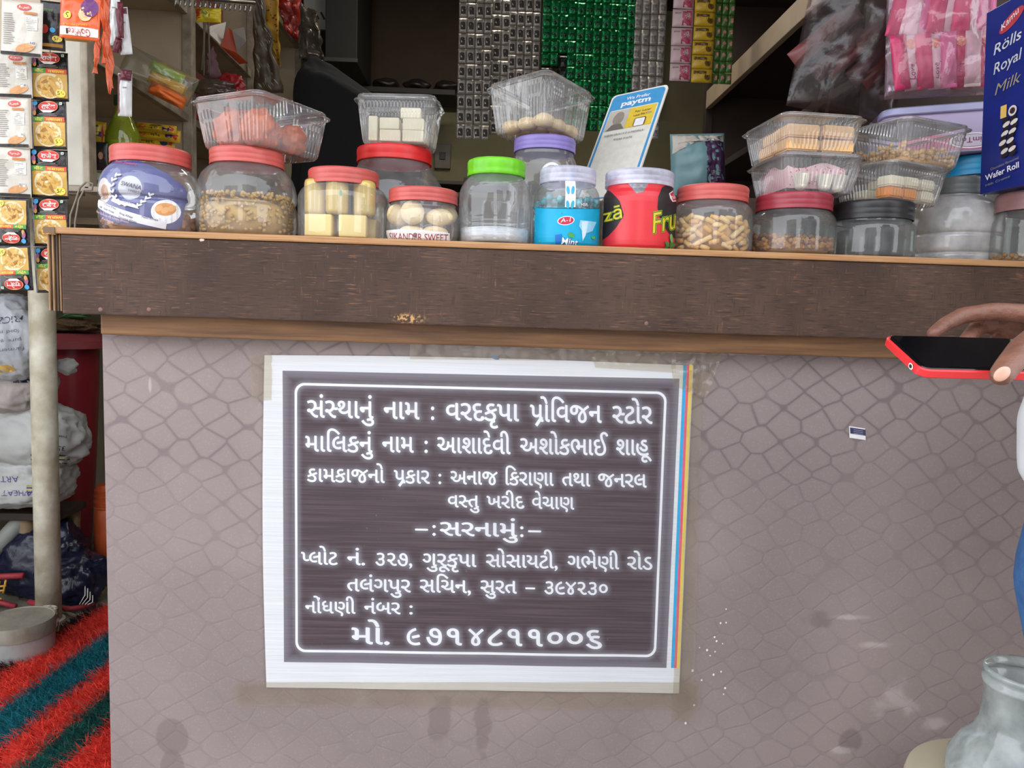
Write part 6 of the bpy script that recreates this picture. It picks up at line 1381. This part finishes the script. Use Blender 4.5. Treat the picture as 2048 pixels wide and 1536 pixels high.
slab(0, PL, WPh, .011, -.0095, -.0008, mat('red_case', (222, 46, 50), .35, c2=(206, 38, 42)), 'case')
slab(.0022, PL-.0022, WPh-.0044, .009, -.0022, .0, mat('phone_black', (14, 14, 16), .12), 'phone_body', bev=.0006)
g = G(); g.box(.006, PL-.006, -WPh/2+.0055, WPh/2-.0055, .0001, .0004); g.obj('screen', mat('screen_glass', (12, 12, 16), .04, spec=.8, coat=.6), ph)
g = G(); g.add([(-.0006, y, z-.0052) for y, z in ell(-.022, 0, .004, .003, 16)[0]], ell(0, 0, 1, 1, 16)[1]); g.obj('port_ring', wht, ph, fix=False); g = G(); g.add([(-.0009, y, z-.0052) for y, z in ell(-.022, 0, .0024, .0018, 12)[0]], ell(0, 0, 1, 1, 12)[1]); g.obj('port_hole', blk, ph, fix=False)

# ------------------------------------------------------------------ person at the right edge, holding the phone
def capsules(g, pts):
    """chain of tapered rounded segments: ((x,y,z),r)"""
    for (a, ra), (b, rb) in zip(pts[:-1], pts[1:]):
        a, b = Vector(a), Vector(b); d = b-a; n_ = 6; P_ = []; R2 = []
        dn_ = d.normalized()
        for k in range(1, 4): th = PI/2*(1-k/3.0); P_.append(a-dn_*ra*math.sin(th)); R2.append(max(.0008, ra*math.cos(th)))
        for k in range(1, 4): P_.append(a.lerp(b, k/4)); R2.append(lerp(ra, rb, k/4))
        for k in range(3): th = PI/2*(k/3.0); P_.append(b+dn_*rb*math.sin(th)); R2.append(max(.0008, rb*math.cos(th)))
        P_.append(b+dn_*rb); R2.append(.0008)
        g.tube(P_, R2, 16)
def fused(g, name, m, parent, vox, smooth=6, sub=0):
    me = bpy.data.meshes.new(name); me.from_pydata([tuple(p) for p in g.v], [], g.f); b = bmesh.new(); b.from_mesh(me); bmesh.ops.recalc_face_normals(b, faces=b.faces); b.to_mesh(me); b.free()
    o = bpy.data.objects.new(name, me); COL.objects.link(o); r = o.modifiers.new('r', 'REMESH'); r.mode = 'VOXEL'; r.voxel_size = vox; r.use_smooth_shade = True
    s_ = o.modifiers.new('s', 'SMOOTH'); s_.factor = .5; s_.iterations = smooth
    dg = bpy.context.evaluated_depsgraph_get(); m2 = bpy.data.meshes.new_from_object(o.evaluated_get(dg)); o.modifiers.clear(); o.data = m2; m2.materials.clear(); m2.materials.append(m)
    m2.polygons.foreach_set('use_smooth', [True]*len(m2.polygons)); m2.update()
    if parent: o.parent = parent
    return o
SKIN = mat('brown_skin', (126, 84, 66), .5, c2=(98, 62, 48), ns=30, bump=.25, bs=120)
def H_(px, py, d): return P(px, py, d)
wr = H_(2165, 655, .745); el = Vector((.80, .92, .98)); sh = Vector((.90, .98, 1.34))
bx0 = Vector((.90, .86, 0))
pr_ = thing('person', 'person in white shirt and blue trousers standing at the right edge holding the phone', 'person', (bx0.x, bx0.y, -.12))
g = G()
knk = [H_(2068, 630, .772), H_(2076, 645, .790), H_(2086, 662, .800), H_(2100, 680, .802)]
capsules(g, [(H_(2110, 650, .775), .021), (wr, .025), (wr.lerp(el, .35), .034), (wr.lerp(el, .8), .040), (el, .038), (el.lerp(sh, .4), .046), (sh, .056)])
for k_ in knk: capsules(g, [(k_, .0125), (H_(2125, 655, .775), .018)])
capsules(g, [(knk[0], .0115), (knk[1], .0115), (knk[2], .0110), (knk[3], .0100)])
capsules(g, [(knk[0], .0115), (H_(1990, 622, .778), .0098), (H_(1925, 631, .782), .0092), (H_(1890, 648, .772), .0080), (H_(1865, 667, .755), .0066)])
capsules(g, [(knk[1], .0115), (H_(2010, 640, .800), .0098), (H_(1955, 655, .800), .0092), (H_(1925, 690, .775), .0080), (H_(1915, 706, .745), .0070)])
capsules(g, [(knk[2], .0110), (H_(2025, 668, .808), .0094), (H_(1985, 690, .800), .0088), (H_(1970, 716, .770), .0078), (H_(1968, 728, .735), .0068)])
capsules(g, [(knk[3], .0100), (H_(2050, 696, .806), .0084), (H_(2025, 716, .790), .0078), (H_(2020, 732, .760), .0070), (H_(2022, 738, .735), .0062)])
capsules(g, [(H_(2120, 660, .765), .019), (H_(2082, 676, .705), .0155), (H_(2045, 700, .668), .0130), (H_(2018, 730, .648), .0112), (H_(2003, 750, .640), .0105)])
# torso, head, other arm, legs of the same continuous body
cx_, cy_ = bx0.x, bx0.y; zg = -.12
capsules(g, [((cx_, cy_+.06, .80), .12), ((cx_-.01, cy_+.06, .98), .118), ((cx_, cy_+.07, 1.18), .125), ((cx_+.01, cy_+.07, 1.30), .10)]); capsules(g, [((cx_, cy_-.04, .80), .12), ((cx_-.01, cy_-.04, .98), .118), ((cx_, cy_-.05, 1.18), .125), ((cx_+.01, cy_-.05, 1.30), .10)])
capsules(g, [((cx_+.01, cy_+.14, 1.345), .055), ((cx_+.01, cy_-.12, 1.345), .055)]); capsules(g, [((cx_+.005, cy_, 1.32), .062), ((cx_-.01, cy_, 1.46), .054)])
capsules(g, [((cx_-.02, cy_, 1.50), .072), ((cx_-.01, cy_, 1.575), .088)]); capsules(g, [((cx_-.055, cy_, 1.475), .040), ((cx_-.075, cy_, 1.455), .026)])
capsules(g, [((cx_-.098, cy_, 1.535), .010), ((cx_-.114, cy_, 1.508), .014)])
for s_ in (-1, 1): capsules(g, [((cx_+.0, cy_+s_*.086, 1.53), .012), ((cx_+.004, cy_+s_*.088, 1.50), .010)])
so = Vector((cx_+.01, cy_-.17, 1.34)); eo = Vector((cx_+.05, cy_-.20, 1.06)); wo_ = Vector((cx_+.0, cy_-.19, .83))
capsules(g, [(so, .055), (so.lerp(eo, .5), .046), (eo, .038), (eo.lerp(wo_, .5), .034), (wo_, .025), (wo_+Vector((-.01, 0, -.05)), .027), (wo_+Vector((-.012, 0, -.08)), .024)])
for k in range(4): p0 = wo_+Vector((-.035+.021*k, 0, -.08)); capsules(g, [(p0, .010), (p0+Vector((-.004, .0, -.035)), .009), (p0+Vector((-.006, .008, -.062+.006*abs(k-1))), .0078)])
capsules(g, [(wo_+Vector((-.025, 0, -.04)), .012), (wo_+Vector((-.050, .004, -.07)), .010), (wo_+Vector((-.055, .008, -.095)), .009)])
for s_ in (-1, 1):
    capsules(g, [((cx_, cy_+s_*.085, .80), .095), ((cx_-.01, cy_+s_*.095, .58), .082), ((cx_, cy_+s_*.10, .37), .058), ((cx_+.015, cy_+s_*.10, .25), .055), ((cx_+.02, cy_+s_*.10, .0), .038)])
    capsules(g, [((cx_+.02, cy_+s_*.10, -.04), .038), ((cx_-.02, cy_+s_*.10, -.075), .034), ((cx_-.13, cy_+s_*.105, -.092), .026)])
for i in range(len(g.v)): g.v[i] = (g.v[i][0]-pr_.location.x, g.v[i][1]-pr_.location.y, g.v[i][2]-pr_.location.z)
body = fused(g, 'body', SKIN, pr_, .0034, 5)
def kid(name, m, build, vox=.008, sm=6):
    g = G(); build(g); g.v = [(a-pr_.location.x, b-pr_.location.y, c-pr_.location.z) for a, b, c in g.v]; return fused(g, name, m, pr_, vox, sm)
WS = mat('white_shirt', (222, 226, 228), .8, c2=(206, 210, 214), ns=6, bump=.4, bs=14); JN = mat('blue_trousers', (56, 104, 158), .85, c2=(40, 82, 134), ns=50, bump=.3, bs=90)
def shirt(g):
    for s_ in (-1, 1): capsules(g, [((cx_-.040, cy_+s_*.056, .885), .149), ((cx_-.01, cy_+s_*.055, 1.02), .142), ((cx_, cy_+s_*.065, 1.18), .142), ((cx_+.01, cy_+s_*.07, 1.28), .112)])
    capsules(g, [((cx_+.01, cy_+.15, 1.345), .064), ((cx_+.01, cy_-.15, 1.345), .064)]); capsules(g, [(sh, .068), (sh.lerp(el, .6), .060)]); capsules(g, [(so, .066), (so.lerp(eo, .6), .058)])
def trousers(g):
    for s_ in (-1, 1): capsules(g, [((cx_+.01, cy_+s_*.055, .86), .130), ((cx_-.004, cy_+s_*.078, .76), .139), ((cx_-.012, cy_+s_*.085, .68), .139), ((cx_+.01, cy_+s_*.095, .5), .108), ((cx_, cy_+s_*.10, .3), .082), ((cx_+.015, cy_+s_*.10, .0), .060)])
kid('shirt', WS, shirt); kid('trousers', JN, trousers)
def hair(g): capsules(g, [((cx_+.005, cy_, 1.565), .094), ((cx_+.018, cy_, 1.60), .088)]); capsules(g, [((cx_+.04, cy_, 1.51), .066), ((cx_+.03, cy_, 1.55), .078)])
kid('hair', mat('black_hair', (22, 18, 18), .6, bump=.8, bs=150), hair, .005, 3)
for s_ in (-1, 1):
    g = G(); g.bm(blob(.0125, 1, 0, 3)); g.obj('eye', mat('eye_white', (226, 220, 212), .2), pr_, True, (cx_-.084-pr_.location.x, cy_+s_*.032-pr_.location.y, 1.548+.12)); g = G(); g.bm(blob(.006, 1, 0, 2)); g.obj('iris', mat('iris', (30, 20, 16), .2), pr_, True, (cx_-.094-pr_.location.x, cy_+s_*.032-pr_.location.y, 1.546+.12))
    g = G(); bm = blob(.05, 2, .05, 3, (2.2, .9, .8)); g.bm(bm); g.obj('shoe', mat('dark_shoe', (40, 36, 36), .5), pr_, True, (-.06, s_*.10, .042))
g = G(); g.tube([(cx_-.105-pr_.location.x, cy_-.024-pr_.location.y, 1.478+.12), (cx_-.112-pr_.location.x, cy_-pr_.location.y, 1.48+.12), (cx_-.105-pr_.location.x, cy_+.024-pr_.location.y, 1.478+.12)], [.003, .006, .003], 8); g.obj('lips', mat('lips', (110, 60, 54), .5), pr_, True)
# thumb nail, facing the street
nq = H_(2004, 748, .6285); ndir = (H_(2003, 750, .64)-H_(2018, 730, .648)).normalized()
g = G(); g.bm(blob(.0072, 1, 0, 3, (.82, .30, 1.15))); o = g.obj('thumb_nail', mat('nail', (206, 160, 140), .3), pr_, True, nq-pr_.location, (0, math.atan2(ndir.x, -ndir.z)*-1, 0))

# ------------------------------------------------------------------ stool and bottle at the lower right
zs_ = .26; stc = Pz(1925, 1470, zs_); stc.x = P(1795, 1530, 1.2).x+.175; stc.y -= .175; stc.z = 0
so_ = thing('round_stool', 'round beige stool in front of the counter at the lower right corner', 'stool', (stc.x, stc.y, -.12))
BG = mat('beige_plastic', (196, 186, 160), .5, c2=(180, 168, 142), ns=5)
g = G(); zz = zs_+.12; g.lathe([(.155, zz-.05), (.17, zz-.045), (.175, zz-.02), (.171, zz-.004), (.16, zz), (.001, zz-.001)], 56); g.obj('seat', BG, so_, 40)
for k in range(4): a = PI/4+k*PI/2; g = G(); g.tube([(.11*math.cos(a), .11*math.sin(a), zz-.045), (.145*math.cos(a), .145*math.sin(a), 0)], [.024, .018], 12); g.obj('leg', BG, so_, True)
q = P(2052, 1400, stc.y); bo = thing('plastic_can', 'wide-necked translucent plastic bottle standing on the beige stool', 'bottle', (q.x, stc.y, zs_+.0005))
nz = P(2010, 1372, stc.y-.05).z-zs_
CANM = clear('milky_bottle', (214, 222, 220), .42, (200, 208, 206), .08, .6)
rN = .062
g = G(); g.lathe([(.09, 0), (.102, .006), (.106, .02), (.104, nz*.22), (.088, nz*.36), (.070, nz*.46), (.062, nz*.56), (.060, nz*.86), (.064, nz*.87), (.064, nz*.90), (.060, nz*.91), (.060, nz*.95), (.064, nz*.96), (.064, nz*.99), (.061, nz)], 56, close_top=False); g.obj('body', CANM, bo, True)
